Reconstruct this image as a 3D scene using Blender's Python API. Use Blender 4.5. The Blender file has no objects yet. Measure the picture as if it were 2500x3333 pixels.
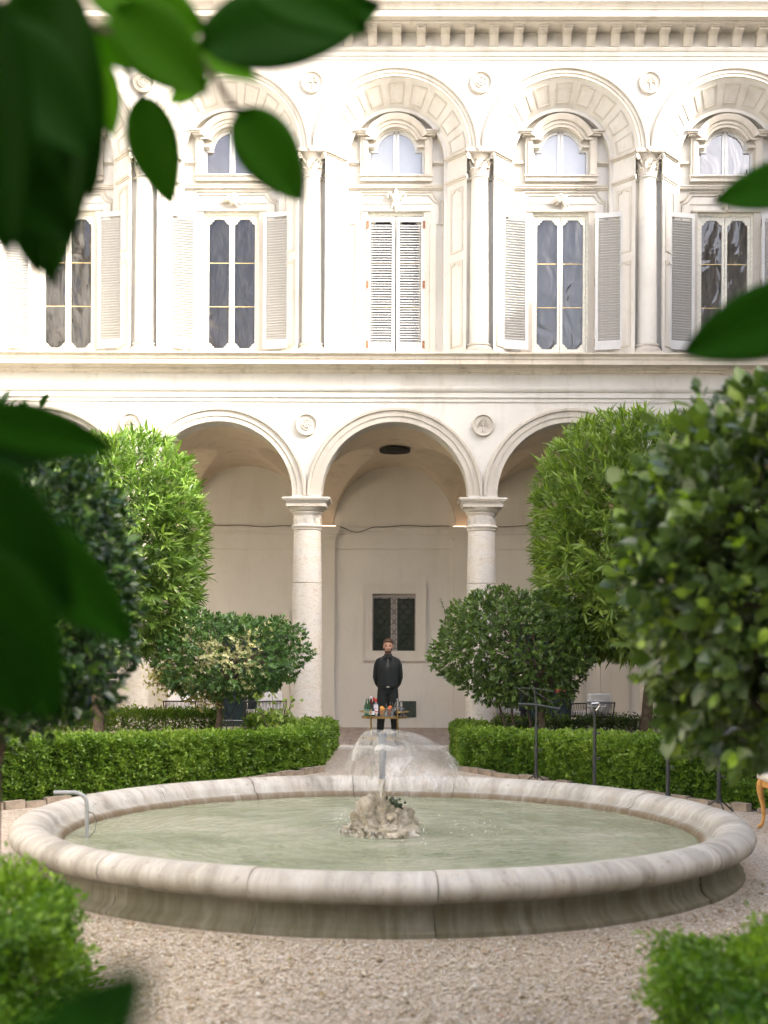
import bpy, bmesh, math, random
import numpy as np
from mathutils import Vector, Matrix, Quaternion, noise as mnoise

R = math.radians
random.seed(7)
rng = np.random.default_rng(11)
scene = bpy.context.scene
COL = scene.collection

# ------------------------------------------------------------------ camera
F = 4200.0            # focal length in photograph pixels (2500 x 3333)
PX0, PY0, CH = 1282.0, 2090.0, 1.75
cam_d = bpy.data.cameras.new('camera')
cam = bpy.data.objects.new('camera', cam_d)
COL.objects.link(cam)
cam_d.sensor_fit = 'VERTICAL'
cam_d.sensor_height = 36.0
cam_d.lens = F / 3333.0 * 36.0
cam_d.shift_y = (PY0 - 1666.5) / 3333.0
cam_d.clip_start = 0.05
cam_d.clip_end = 500.0
cam.matrix_world = (Matrix.Translation((0, 0, CH)) @ Matrix.Rotation(R(0.44), 4, 'Z')
                    @ Matrix.Rotation(R(90), 4, 'X') @ Matrix.Rotation(R(0.28), 4, 'Z'))
cam_d.dof.use_dof = True
cam_d.dof.focus_distance = 19.0
cam_d.dof.aperture_fstop = 2.0
cam_d.dof.aperture_blades = 9
scene.camera = cam

# ------------------------------------------------------------------ sky, sun, exposure
SUN = Vector((-1.75, 1.0, -1.3)).normalized()
world = bpy.data.worlds.new('World')
scene.world = world
world.use_nodes = True
wn = world.node_tree
sky = wn.nodes.new('ShaderNodeTexSky')
sky.sky_type = 'NISHITA'
sky.sun_disc = False
sky.sun_elevation = math.asin(-SUN.z)
sky.sun_rotation = math.atan2(-SUN.x, -SUN.y)
sky.air_density = 0.7
sky.dust_density = 10.0
sky.ozone_density = 2.2
bg = wn.nodes['Background']
bg.inputs['Strength'].default_value = 0.15
wn.links.new(sky.outputs[0], bg.inputs['Color'])
sun_d = bpy.data.lights.new('sun', 'SUN')
sun_d.energy = 2.0
sun_d.angle = R(0.6)
sun_d.color = (1.0, 0.93, 0.82)
sun = bpy.data.objects.new('sun', sun_d)
sun.rotation_euler = SUN.to_track_quat('-Z', 'Y').to_euler()
sun.location = (12, -10, 20)
COL.objects.link(sun)
vs = scene.view_settings
vs.view_transform = 'Standard'
vs.look = 'None'
vs.gamma = 1.0
vs.exposure = 2.46
scene.cycles.max_bounces = 8
scene.cycles.diffuse_bounces = 5
scene.cycles.transparent_max_bounces = 16
scene.cycles.use_denoising = True


# ------------------------------------------------------------------ tagging and objects
def tag(o, label=None, cat=None, group=None, kind=None):
    if label: o['label'] = label
    if cat: o['category'] = cat
    if group: o['group'] = group
    if kind: o['kind'] = kind
    return o

def empty(name, loc=(0, 0, 0), rz=0.0, parent=None):
    o = bpy.data.objects.new(name, None)
    COL.objects.link(o)
    o.location = loc
    o.rotation_euler = (0, 0, rz)
    o.empty_display_size = 0.1
    if parent: o.parent = parent
    return o

def link(name, me, mat=None, parent=None, loc=(0, 0, 0), rz=0.0):
    o = bpy.data.objects.new(name, me)
    COL.objects.link(o)
    if mat is not None and len(me.materials) == 0:
        me.materials.append(mat)
    o.location = loc
    o.rotation_euler = (0, 0, rz)
    if parent: o.parent = parent
    return o

def dup(o, parent, loc=None, rot=None):
    c = o.copy()
    COL.objects.link(c)
    c.parent = parent
    if loc is not None: c.location = loc
    if rot is not None: c.rotation_euler = rot
    return c

def copy_tree(o, parent=None):
    c = o.copy()
    COL.objects.link(c)
    c.parent = parent
    for ch in list(o.children):
        copy_tree(ch, c)
    return c

def at(px, py, Y):
    """point of the place seen at a photograph pixel at depth Y"""
    return Vector(((px - PX0) / F * Y, Y, CH - (py - PY0) / F * Y))


class MB:
    def __init__(self):
        self.v = []; self.f = []
    def add(self, verts, faces):
        n = len(self.v)
        self.v += [tuple(p) for p in verts]
        self.f += [tuple(i + n for i in fc) for fc in faces]
        return self
    def box(self, x0, x1, y0, y1, z0, z1, M=None):
        vs_ = [Vector(p) for p in ((x0, y0, z0), (x1, y0, z0), (x1, y1, z0), (x0, y1, z0),
                                   (x0, y0, z1), (x1, y0, z1), (x1, y1, z1), (x0, y1, z1))]
        if M is not None: vs_ = [M @ p for p in vs_]
        return self.add(vs_, [(0, 3, 2, 1), (4, 5, 6, 7), (0, 1, 5, 4), (1, 2, 6, 5), (2, 3, 7, 6), (3, 0, 4, 7)])
    def sweep(self, rings, closed_ring=True, caps=True, loop=False):
        n = len(rings[0]); vv = [p for r in rings for p in r]; ff = []
        m = len(rings)
        for i in range(m if loop else m - 1):
            a = i * n; b = ((i + 1) % m) * n
            for j in range(n if closed_ring else n - 1):
                k = (j + 1) % n
                ff.append((a + j, a + k, b + k, b + j))
        if caps and closed_ring and not loop:
            ff.append(tuple(range(n - 1, -1, -1)))
            ff.append(tuple((m - 1) * n + j for j in range(n)))
        return self.add(vv, ff)
    def extrude_x(self, prof, x0, x1):
        """prof: closed list of (y, z)"""
        return self.sweep([[(x0, y, z) for y, z in prof], [(x1, y, z) for y, z in prof]])
    def prism_y(self, poly, y0, y1):
        """poly: closed list of (x, z), extruded along y"""
        return self.sweep([[(x, y0, z) for x, z in poly], [(x, y1, z) for x, z in poly]])
    def lathe(self, prof, c=(0, 0, 0), seg=32, a0=0.0, a1=None, M=None):
        """prof: (r, z) list"""
        full = a1 is None
        A = [2 * math.pi * i / seg for i in range(seg)] if full else [a0 + (a1 - a0) * i / seg for i in range(seg + 1)]
        rings = []
        for a in A:
            ring = [Vector((c[0] + r * math.cos(a), c[1] + r * math.sin(a), c[2] + z)) for r, z in prof]
            if M is not None: ring = [M @ p for p in ring]
            rings.append(ring)
        return self.sweep(rings, closed_ring=not full, caps=not full, loop=full)
    def arc_band(self, prof, cx, cz, a0=0.0, a1=math.pi, n=40):
        """prof: closed list (r, y) swept about the y axis through (cx, cz)"""
        rings = []
        for i in range(n + 1):
            a = a0 + (a1 - a0) * i / n
            rings.append([(cx + r * math.cos(a), y, cz + r * math.sin(a)) for r, y in prof])
        return self.sweep(rings)
    def tube(self, path, rad, seg=8, squash=None):
        path = [Vector(p) for p in path]; m = len(path)
        rads = [rad] * m if isinstance(rad, (int, float)) else rad
        up = None; rings = []
        for i, p in enumerate(path):
            d = (path[min(i + 1, m - 1)] - path[max(i - 1, 0)])
            if d.length < 1e-9: d = Vector((0, 0, 1))
            d.normalize()
            if up is None:
                up = Vector((0, 0, 1)) if abs(d.z) < 0.9 else Vector((1, 0, 0))
            s = d.cross(up).normalized(); u = s.cross(d).normalized(); up = u
            rings.append([p + rads[i] * (math.cos(2 * math.pi * k / seg) * s + math.sin(2 * math.pi * k / seg) * u) for k in range(seg)])
        return self.sweep(rings)
    def ball(self, c, r, seg=12, ring=8, M=None):
        rx, ry, rz = (r, r, r) if isinstance(r, (int, float)) else r
        rings = []
        for i in range(ring + 1):
            t = math.pi * i / ring
            t = min(max(t, 0.06), math.pi - 0.06)
            pts = [Vector((rx * math.sin(t) * math.cos(2 * math.pi * k / seg), ry * math.sin(t) * math.sin(2 * math.pi * k / seg), rz * math.cos(t))) for k in range(seg)]
            if M is not None: pts = [M @ p for p in pts]
            rings.append([p + Vector(c) for p in pts])
        return self.sweep(rings)
    def mesh(self, name, smooth=30, recalc=True):
        me = bpy.data.meshes.new(name)
        me.from_pydata(self.v, [], self.f)
        if recalc:
            bm = bmesh.new(); bm.from_mesh(me)
            bmesh.ops.recalc_face_normals(bm, faces=bm.faces)
            bm.to_mesh(me); bm.free()
        if smooth:
            me.polygons.foreach_set('use_smooth', [True] * len(me.polygons))
            me.set_sharp_from_angle(angle=R(smooth))
        me.update()
        return me
    def build(self, name, mat, parent=None, loc=(0, 0, 0), rz=0.0, smooth=30, recalc=True):
        return link(name, self.mesh(name, smooth, recalc), mat, parent, loc, rz)


def pierced_wall(mb, x0, x1, z0, z1, y, holes, depth=0.12):
    """front face at y with rectangular holes (hx0, hx1, hz0, hz1) and their reveals"""
    xs = sorted({x0, x1} | {h[0] for h in holes} | {h[1] for h in holes})
    zs = sorted({z0, z1} | {h[2] for h in holes} | {h[3] for h in holes})
    for i in range(len(xs) - 1):
        for j in range(len(zs) - 1):
            cx, cz = (xs[i] + xs[i + 1]) / 2, (zs[j] + zs[j + 1]) / 2
            if any(h[0] < cx < h[1] and h[2] < cz < h[3] for h in holes): continue
            mb.add([(xs[i], y, zs[j]), (xs[i + 1], y, zs[j]), (xs[i + 1], y, zs[j + 1]), (xs[i], y, zs[j + 1])], [(0, 1, 2, 3)])
    for a, b, c, d in holes:
        mb.add([(a, y, c), (b, y, c), (b, y, d), (a, y, d), (a, y + depth, c), (b, y + depth, c), (b, y + depth, d), (a, y + depth, d)],
               [(0, 1, 5, 4), (1, 2, 6, 5), (2, 3, 7, 6), (3, 0, 4, 7)])

def strip_wall(mb, xs, lo, hi, y):
    """front face at y between curves lo(x) and hi(x); xs may repeat a value for a step (lo/hi take (x, k))"""
    for i in range(len(xs) - 1):
        a, b = xs[i], xs[i + 1]
        if abs(a - b) < 1e-7: continue
        e = 1e-5
        mb.add([(a, y, lo(a + e)), (b, y, lo(b - e)), (b, y, hi(b - e)), (a, y, hi(a + e))], [(0, 1, 2, 3)])


# ------------------------------------------------------------------ materials
class NT:
    def __init__(self, name):
        self.m = bpy.data.materials.new(name)
        self.m.use_nodes = True
        self.t = self.m.node_tree
        self.b = self.t.nodes['Principled BSDF']
        self.out = self.t.nodes['Material Output']
    def n(self, kind, **kw):
        nd = self.t.nodes.new('ShaderNode' + kind)
        for k, v in kw.items(): setattr(nd, k, v)
        return nd
    def l(self, a, b): self.t.links.new(a, b)
    def coord(self, scale=(1, 1, 1), which='Object'):
        tc = self.n('TexCoord'); mp = self.n('Mapping')
        mp.inputs['Scale'].default_value = scale
        self.l(tc.outputs[which], mp.inputs['Vector'])
        return mp.outputs[0]
    def noise(self, vec, scale, detail=5, rough=0.6, dist=0.0):
        nd = self.n('TexNoise')
        nd.inputs['Scale'].default_value = scale; nd.inputs['Detail'].default_value = detail
        nd.inputs['Roughness'].default_value = rough; nd.inputs['Distortion'].default_value = dist
        self.l(vec, nd.inputs['Vector'])
        return nd.outputs['Fac']
    def ramp(self, fac, stops, interp='LINEAR'):
        r = self.n('ValToRGB'); cr = r.color_ramp; cr.interpolation = interp
        while len(cr.elements) < len(stops): cr.elements.new(0.5)
        for e, (p, c) in zip(cr.elements, stops):
            e.position = p
            e.color = (c, c, c, 1) if isinstance(c, (int, float)) else (*c, 1)
        self.l(fac, r.inputs[0])
        return r.outputs[0]
    def mix(self, fac, a, b, mode='MIX'):
        m = self.n('Mix', data_type='RGBA', blend_type=mode)
        for sock, val in ((m.inputs[0], fac), (m.inputs[6], a), (m.inputs[7], b)):
            if hasattr(val, 'is_linked'): self.l(val, sock)
            elif isinstance(val, (int, float)): sock.default_value = val
            else: sock.default_value = (*val, 1)
        return m.outputs[2]
    def bump(self, h, strength=0.3, dist=0.01):
        b = self.n('Bump'); b.inputs['Strength'].default_value = strength; b.inputs['Distance'].default_value = dist
        self.l(h, b.inputs['Height']); self.l(b.outputs[0], self.b.inputs['Normal'])
    def set(self, **kw):
        names = {'rough': 'Roughness', 'metal': 'Metallic', 'spec': 'Specular IOR Level', 'ior': 'IOR', 'trans': 'Transmission Weight'}
        for k, v in kw.items(): self.b.inputs[names[k]].default_value = v
        return self
    def color(self, c):
        if hasattr(c, 'is_linked'): self.l(c, self.b.inputs['Base Color'])
        else: self.b.inputs['Base Color'].default_value = (*c, 1)
        return self

def simple(name, c, rough=0.6, metal=0.0, var=0.12, scale=30.0, bump=0.0):
    t = NT(name); v = t.coord()
    n = t.noise(v, scale)
    d = tuple(x * (1 - var) for x in c); e = tuple(min(1, x * (1 + var)) for x in c)
    t.color(t.ramp(n, [(0.3, d), (0.7, e)])).set(rough=rough, metal=metal)
    if bump: t.bump(n, bump, 0.004)
    return t.m

def plaster(name, a, b, stain, stain_amt=0.35, bump=0.25, sc=1.0):
    t = NT(name); v = t.coord(which='Object')
    n1 = t.noise(v, 0.9 * sc, 7, 0.62, 0.3); n2 = t.noise(v, 6 * sc, 6, 0.65); n3 = t.noise(v, 45 * sc, 4, 0.6)
    vs_ = t.coord((2.2 * sc, 2.2 * sc, 0.35 * sc))
    n4 = t.noise(vs_, 1.6, 6, 0.6, 0.4)
    c = t.ramp(n1, [(0.32, a), (0.68, b)])
    c = t.mix(t.ramp(n4, [(0.52, 0.0), (0.74, stain_amt)]), c, stain)
    c = t.mix(t.ramp(n2, [(0.55, 0.0), (0.78, stain_amt * 0.7)]), c, stain)
    c = t.mix(t.ramp(n3, [(0.62, 0.0), (0.75, 0.16)]), c, tuple(x * 0.6 for x in stain))
    t.color(c).set(rough=0.9, spec=0.2)
    h = t.n('Math', operation='ADD'); t.l(n2, h.inputs[0]); t.l(n3, h.inputs[1])
    t.bump(h.outputs[0], bump, 0.006)
    return t.m

M = {}
M['plaster'] = plaster('facade plaster', (0.505, 0.49, 0.45), (0.575, 0.562, 0.525), (0.36, 0.325, 0.27), 0.50)
M['trim'] = plaster('moulded stucco', (0.435, 0.405, 0.35), (0.50, 0.472, 0.42), (0.27, 0.235, 0.185), 0.50, 0.4)
M['ledge'] = plaster('weathered ledge stone', (0.52, 0.465, 0.385), (0.62, 0.57, 0.49), (0.30, 0.26, 0.20), 0.6, 0.5, 1.6)
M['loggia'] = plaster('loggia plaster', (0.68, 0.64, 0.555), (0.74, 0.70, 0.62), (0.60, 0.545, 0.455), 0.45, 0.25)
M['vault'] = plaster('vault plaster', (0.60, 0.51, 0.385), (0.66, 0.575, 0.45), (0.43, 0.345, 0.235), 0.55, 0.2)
M['loggia_trim'] = plaster('loggia stone trim', (0.68, 0.63, 0.535), (0.72, 0.67, 0.585), (0.57, 0.51, 0.42), 0.3, 0.2)

def travertine():
    t = NT('travertine column'); v = t.coord((1, 1, 3.2))
    n1 = t.noise(v, 1.3, 6, 0.6, 0.3); n2 = t.noise(v, 9, 6, 0.7); n3 = t.noise(v, 26, 3, 0.7)
    c = t.ramp(n1, [(0.3, (0.60, 0.54, 0.45)), (0.55, (0.63, 0.595, 0.54)), (0.75, (0.54, 0.52, 0.485))])
    c = t.mix(t.ramp(n2, [(0.52, 0.0), (0.70, 0.65)]), c, (0.44, 0.35, 0.24))
    c = t.mix(t.ramp(n3, [(0.60, 0.0), (0.68, 0.85)]), c, (0.24, 0.145, 0.07))
    t.color(c).set(rough=0.85, spec=0.25)
    h = t.n('Math', operation='SUBTRACT'); t.l(n2, h.inputs[0]); t.l(t.ramp(n3, [(0.62, 0.0), (0.72, 1.0)]), h.inputs[1])
    t.bump(h.outputs[0], 0.5, 0.01)
    return t.m
M['travertine'] = travertine()

def basin_stone():
    t = NT('streaked basin marble')
    tc = t.n('TexCoord'); sx = t.n('SeparateXYZ'); t.l(tc.outputs['Object'], sx.inputs[0])
    at2 = t.n('Math', operation='ARCTAN2'); t.l(sx.outputs[1], at2.inputs[0]); t.l(sx.outputs[0], at2.inputs[1])
    ln = t.n('VectorMath', operation='LENGTH'); t.l(tc.outputs['Object'], ln.inputs[0])
    cb = t.n('CombineXYZ'); t.l(at2.outputs[0], cb.inputs[0]); t.l(sx.outputs[2], cb.inputs[1]); t.l(ln.outputs['Value'], cb.inputs[2])
    def mp(s):
        m = t.n('Mapping'); m.inputs['Scale'].default_value = s; t.l(cb.outputs[0], m.inputs['Vector']); return m.outputs[0]
    st = t.noise(mp((14, 1.2, 1.2)), 1.0, 6, 0.65, 0.5)
    st2 = t.noise(mp((42, 2.0, 2.0)), 1.0, 5, 0.6, 0.3)
    bl = t.noise(tc.outputs['Object'], 4.0, 6, 0.65)
    fine = t.noise(tc.outputs['Object'], 40.0, 5, 0.7)
    c = t.ramp(st, [(0.28, (0.20, 0.185, 0.155)), (0.48, (0.37, 0.35, 0.305)), (0.70, (0.51, 0.495, 0.455))])
    c = t.mix(t.ramp(st2, [(0.52, 0.0), (0.68, 0.6)]), c, (0.24, 0.225, 0.20))
    spk = t.noise(tc.outputs['Object'], 13.0, 6, 0.7)
    c = t.mix(t.ramp(spk, [(0.58, 0.0), (0.70, 0.7)]), c, (0.15, 0.135, 0.09))
    c = t.mix(t.ramp(bl, [(0.52, 0.0), (0.72, 0.5)]), c, (0.38, 0.325, 0.245))
    # damp green-brown growth with drip shapes low on the wall
    zr = t.n('MapRange'); zr.inputs[1].default_value = 0.33; zr.inputs[2].default_value = 0.15; t.l(sx.outputs[2], zr.inputs[0])
    mul = t.n('Math', operation='MULTIPLY'); t.l(zr.outputs[0], mul.inputs[0]); t.l(t.ramp(st2, [(0.25, 0.70), (0.62, 1.0)]), mul.inputs[1])
    mul2 = t.n('Math', operation='MULTIPLY'); t.l(mul.outputs[0], mul2.inputs[0]); mul2.inputs[1].default_value = 0.93
    c = t.mix(mul2.outputs[0], c, (0.085, 0.080, 0.040))
    rl = t.n('MapRange'); rl.inputs[1].default_value = 2.566; rl.inputs[2].default_value = 2.530; t.l(ln.outputs['Value'], rl.inputs[0])
    m3 = t.n('Math', operation='MULTIPLY'); t.l(rl.outputs[0], m3.inputs[0]); t.l(t.ramp(st2, [(0.30, 0.45), (0.55, 0.95)]), m3.inputs[1])
    c = t.mix(m3.outputs[0], c, (0.13, 0.095, 0.055))
    t.color(c).set(rough=0.62, spec=0.35)
    t.bump(fine, 0.35, 0.006)
    return t.m
M['basin'] = basin_stone()

def gravel_mat():
    t = NT('gravel'); v = t.coord()
    vo = t.n('TexVoronoi'); vo.inputs['Scale'].default_value = 62.0; t.l(v, vo.inputs['Vector'])
    sp = t.n('SeparateColor'); t.l(vo.outputs['Color'], sp.inputs[0])
    c = t.ramp(sp.outputs[0], [(0.0, (0.22, 0.165, 0.11)), (0.35, (0.36, 0.295, 0.22)), (0.7, (0.44, 0.385, 0.315)), (1.0, (0.53, 0.49, 0.43))])
    n = t.noise(v, 0.8, 5, 0.6)
    c = t.mix(t.ramp(n, [(0.4, 0.0), (0.7, 0.35)]), c, (0.42, 0.33, 0.24))
    t.color(c).set(rough=0.9)
    inv = t.n('Math', operation='SUBTRACT'); inv.inputs[0].default_value = 1.0; t.l(vo.outputs['Distance'], inv.inputs[1])
    t.bump(inv.outputs[0], 0.8, 0.012)
    return t.m
M['gravel'] = gravel_mat()

def attr_mat(name, stops, rough=0.8, trans=0.0, spec=0.4, tname='tint', tcol=(1.3, 1.5, 0.5)):
    t = NT(name)
    a = t.n('Attribute', attribute_name=tname)
    c = t.ramp(a.outputs['Fac'], stops)
    t.color(c).set(rough=rough, spec=spec)
    if trans:
        tr = t.n('BsdfTranslucent'); mul = t.mix(1.0, c, tcol, 'MULTIPLY'); t.l(mul, tr.inputs[0])
        mx = t.n('MixShader'); mx.inputs[0].default_value = trans
        t.l(t.b.outputs[0], mx.inputs[1]); t.l(tr.outputs[0], mx.inputs[2]); t.l(mx.outputs[0], t.out.inputs[0])
    return t.m
M['pebble'] = attr_mat('pebbles', [(0.0, (0.16, 0.12, 0.07)), (0.25, (0.33, 0.255, 0.16)), (0.55, (0.44, 0.38, 0.28)), (0.85, (0.50, 0.46, 0.375)), (0.97, (0.60, 0.58, 0.52)), (1.0, (0.46, 0.20, 0.09))], 0.75)
M['leaf_tall'] = attr_mat('willow leaf', [(0.0, (0.045, 0.092, 0.016)), (0.5, (0.100, 0.185, 0.030)), (1.0, (0.20, 0.30, 0.055))], 0.42, 0.27)
M['leaf_tall2'] = attr_mat('willow leaf pale', [(0.0, (0.065, 0.110, 0.020)), (0.5, (0.145, 0.225, 0.038)), (1.0, (0.27, 0.36, 0.07))], 0.42, 0.35)
M['leaf_holly'] = attr_mat('holly leaf', [(0.0, (0.030, 0.078, 0.024)), (0.45, (0.072, 0.155, 0.036)), (0.72, (0.13, 0.225, 0.045)), (0.80, (0.42, 0.42, 0.22)), (1.0, (0.62, 0.58, 0.33))], 0.34, 0.22, 0.5)
M['leaf_holly2'] = attr_mat('olive holly leaf', [(0.0, (0.040, 0.075, 0.018)), (0.5, (0.090, 0.155, 0.030)), (0.72, (0.17, 0.25, 0.05)), (1.0, (0.20, 0.28, 0.06))], 0.36, 0.25, 0.5)
M['leaf_box'] = attr_mat('box leaf', [(0.0, (0.050, 0.105, 0.012)), (0.5, (0.125, 0.225, 0.024)), (1.0, (0.26, 0.36, 0.055))], 0.42, 0.32)
M['leaf_boxnear'] = attr_mat('young box leaf', [(0.0, (0.030, 0.085, 0.005)), (0.5, (0.085, 0.18, 0.010)), (1.0, (0.20, 0.33, 0.020))], 0.42, 0.35)
M['leaf_citrus'] = attr_mat('citrus leaf', [(0.0, (0.024, 0.048, 0.014)), (0.55, (0.068, 0.115, 0.028)), (0.80, (0.125, 0.195, 0.03)), (1.0, (0.26, 0.40, 0.03))], 0.30, 0.22, 0.5)
M['leaf_citrus_l'] = attr_mat('dark glossy leaf', [(0.0, (0.012, 0.034, 0.010)), (0.6, (0.030, 0.072, 0.018)), (0.9, (0.085, 0.17, 0.025)), (1.0, (0.16, 0.28, 0.03))], 0.25, 0.18, 0.55)
M['leaf_near'] = attr_mat('magnolia leaf', [(0.0, (0.006, 0.036, 0.001)), (0.5, (0.020, 0.095, 0.003)), (1.0, (0.12, 0.30, 0.008))], 0.55, 0.55, 0.06, tcol=(0.8, 1.3, 0.3))
M['bark'] = simple('bark', (0.10, 0.075, 0.05), 0.9, 0, 0.4, 18, 0.6)
M['twig'] = simple('hedge twigs', (0.05, 0.045, 0.028), 0.95, 0, 0.4, 40, 0.4)  # dark tone for the shaded inside of the hedges
M['soil'] = simple('bed soil', (0.16, 0.12, 0.075), 0.95, 0, 0.4, 7, 0.6)
M['pave'] = simple('paving brick', (0.36, 0.29, 0.235), 0.85, 0, 0.3, 5, 0.3)
M['joint'] = simple('paving joint', (0.46, 0.40, 0.33), 0.95, 0, 0.15, 20)
M['kerb'] = plaster('kerb travertine', (0.52, 0.47, 0.41), (0.60, 0.55, 0.49), (0.32, 0.28, 0.22), 0.5, 0.4)
M['edging'] = simple('edging stone', (0.27, 0.22, 0.165), 0.9, 0, 0.3, 12, 0.5)
M['white_paint'] = simple('white shutter paint', (0.44, 0.445, 0.44), 0.5, 0, 0.05, 14)
M['frame_paint'] = simple('worn pale green paint', (0.58, 0.57, 0.49), 0.55, 0, 0.16, 22, 0.2)
M['white_frame'] = simple('white window paint', (0.60, 0.61, 0.62), 0.45, 0, 0.04, 14)
M['brass_bar'] = simple('ochre glazing bar', (0.62, 0.47, 0.22), 0.5, 0.2, 0.1)
M['rust'] = simple('rusty iron', (0.22, 0.11, 0.06), 0.8, 0.4, 0.4)
M['iron'] = simple('dark iron', (0.045, 0.045, 0.04), 0.55, 0.6, 0.2)
M['green_door'] = simple('dark green paint', (0.018, 0.035, 0.025), 0.5, 0, 0.2)
M['hatch'] = simple('green hatch paint', (0.045, 0.060, 0.042), 0.6, 0, 0.15)
M['grey_wood'] = simple('grey shutter board', (0.42, 0.385, 0.345), 0.7, 0, 0.1)
M['brass'] = simple('polished brass', (0.62, 0.42, 0.16), 0.28, 1.0, 0.06)
M['black_metal'] = simple('black powder coat', (0.022, 0.022, 0.022), 0.5, 0.2, 0.2)
M['stand_metal'] = simple('stand grey metal', (0.040, 0.044, 0.042), 0.5, 0.3, 0.2)
M['grey_plastic'] = simple('grey pipe plastic', (0.25, 0.26, 0.255), 0.5, 0, 0.1)
M['lamp_grey'] = simple('lamp housing grey', (0.16, 0.16, 0.155), 0.5, 0.2, 0.1)
M['cushion'] = simple('white cushion cloth', (0.80, 0.79, 0.78), 0.9, 0, 0.05, 9, 0.2)
M['gold_wood'] = simple('honey gilt wood', (0.50, 0.26, 0.07), 0.4, 0, 0.25, 16, 0.1)
M['seat_cloth'] = simple('pale seat cloth', (0.62, 0.56, 0.48), 0.9, 0, 0.08)
M['skin'] = simple('skin', (0.50, 0.28, 0.18), 0.55, 0, 0.06, 22)
M['lip'] = simple('lips', (0.42, 0.19, 0.15), 0.5, 0, 0.05)
M['beard'] = simple('short beard', (0.10, 0.052, 0.030), 0.8, 0, 0.3, 90)
M['hair'] = simple('brown hair', (0.085, 0.042, 0.020), 0.55, 0, 0.35, 60, 0.4)
M['eye'] = simple('eye', (0.05, 0.035, 0.03), 0.2, 0, 0.05)
M['shirt'] = simple('black shirt cloth', (0.009, 0.012, 0.011), 0.85, 0, 0.2, 12, 0.2)
M['vest'] = simple('black waistcoat cloth', (0.012, 0.016, 0.014), 0.9, 0, 0.2, 12, 0.2)
M['trouser'] = simple('black trouser cloth', (0.009, 0.012, 0.011), 0.88, 0, 0.2, 12, 0.2)
M['tie'] = simple('charcoal tie', (0.045, 0.043, 0.036), 0.6, 0, 0.2, 60)
M['shoe'] = simple('black shoe leather', (0.012, 0.012, 0.012), 0.3)
M['steel'] = simple('steel', (0.6, 0.6, 0.58), 0.25, 1.0, 0.05)
M['orange'] = simple('orange slices', (0.85, 0.36, 0.04), 0.5, 0, 0.3, 60, 0.3)
M['orange2'] = simple('dried orange slices', (0.62, 0.14, 0.025), 0.5, 0, 0.35, 60, 0.3)
M['label'] = simple('paper label', (0.80, 0.77, 0.78), 0.6, 0, 0.03)
M['label_green'] = simple('green paper label', (0.16, 0.30, 0.25), 0.6, 0, 0.1)
M['red'] = simple('red print', (0.55, 0.04, 0.03), 0.5, 0, 0.1)
M['pinkgrey'] = simple('faded print', (0.42, 0.30, 0.32), 0.5, 0, 0.1)
M['flower'] = simple('coral flowers', (0.62, 0.18, 0.10), 0.7, 0, 0.3, 30)
M['moss'] = simple('dark moss', (0.035, 0.055, 0.022), 0.95, 0, 0.4, 30, 0.6)
M['pot'] = simple('white planter glaze', (0.74, 0.73, 0.71), 0.4, 0, 0.04)
M['mortar'] = simple('mortar', (0.34, 0.29, 0.23), 0.95, 0, 0.2)
M['cable'] = simple('old cable', (0.15, 0.11, 0.08), 0.8, 0, 0.2)

def glass_mat(name, c, rough=0.02, wave=0.0, scale=3.0, spec=0.5, ior=1.5):
    t = NT(name); t.color(c).set(rough=rough, spec=spec, ior=ior)
    if wave:
        v = t.coord((1.0, 1.0, 0.55)); t.bump(t.noise(v, scale, 3, 0.5, 1.2), wave, 0.05)
    return t.m
def see_glass(name, wave, scale, ior, tint=(0.75, 0.76, 0.76)):
    t = NT(name); tr = t.n('BsdfTransparent'); tr.inputs[0].default_value = (*tint, 1)
    gl = t.n('BsdfGlossy'); gl.inputs['Roughness'].default_value = 0.02; gl.inputs[0].default_value = (0.9, 0.92, 0.95, 1)
    bp = t.n('Bump'); bp.inputs['Strength'].default_value = wave; bp.inputs['Distance'].default_value = 0.05
    t.l(t.noise(t.coord((1.0, 1.0, 0.5)), scale, 2, 0.5, 1.4), bp.inputs['Height']); t.l(bp.outputs[0], gl.inputs['Normal'])
    fr = t.n('Fresnel'); fr.inputs[0].default_value = ior; t.l(bp.outputs[0], fr.inputs['Normal'])
    mx = t.n('MixShader'); t.l(fr.outputs[0], mx.inputs[0]); t.l(tr.outputs[0], mx.inputs[1]); t.l(gl.outputs[0], mx.inputs[2]); t.l(mx.outputs[0], t.out.inputs[0])
    return t.m
M['pane_see'] = see_glass('wavy old glass', 0.5, 2.4, 1.75)
def reflection_mat(name, a, b):  # streaky tones standing for reflected buildings and sky
    t = NT(name); n = t.noise(t.coord((1, 1, 0.4)), 2.2, 4, 0.6, 2.5)
    t.color(t.ramp(n, [(0.35, a), (0.65, b)])).set(rough=0.8)
    return t.m
M['curtain'] = reflection_mat('taupe curtain', (0.17, 0.145, 0.12), (0.33, 0.29, 0.245))
M['curtain_pale'] = reflection_mat('grey blind', (0.30, 0.31, 0.33), (0.34, 0.35, 0.37))
M['pane'] = glass_mat('old window glass', (0.05, 0.045, 0.04), 0.02, 0.35, 2.2, 0.9, 1.9)
M['pane_sky'] = glass_mat('bright window glass', (0.22, 0.24, 0.265), 0.03, 0.05, 2.0, 0.9, 1.8)  # pale blue-grey base colour stands for reflected sky
M['pane_dark'] = glass_mat('dark loggia glass', (0.012, 0.025, 0.014), 0.06, 0.1, 4.0)

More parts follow.
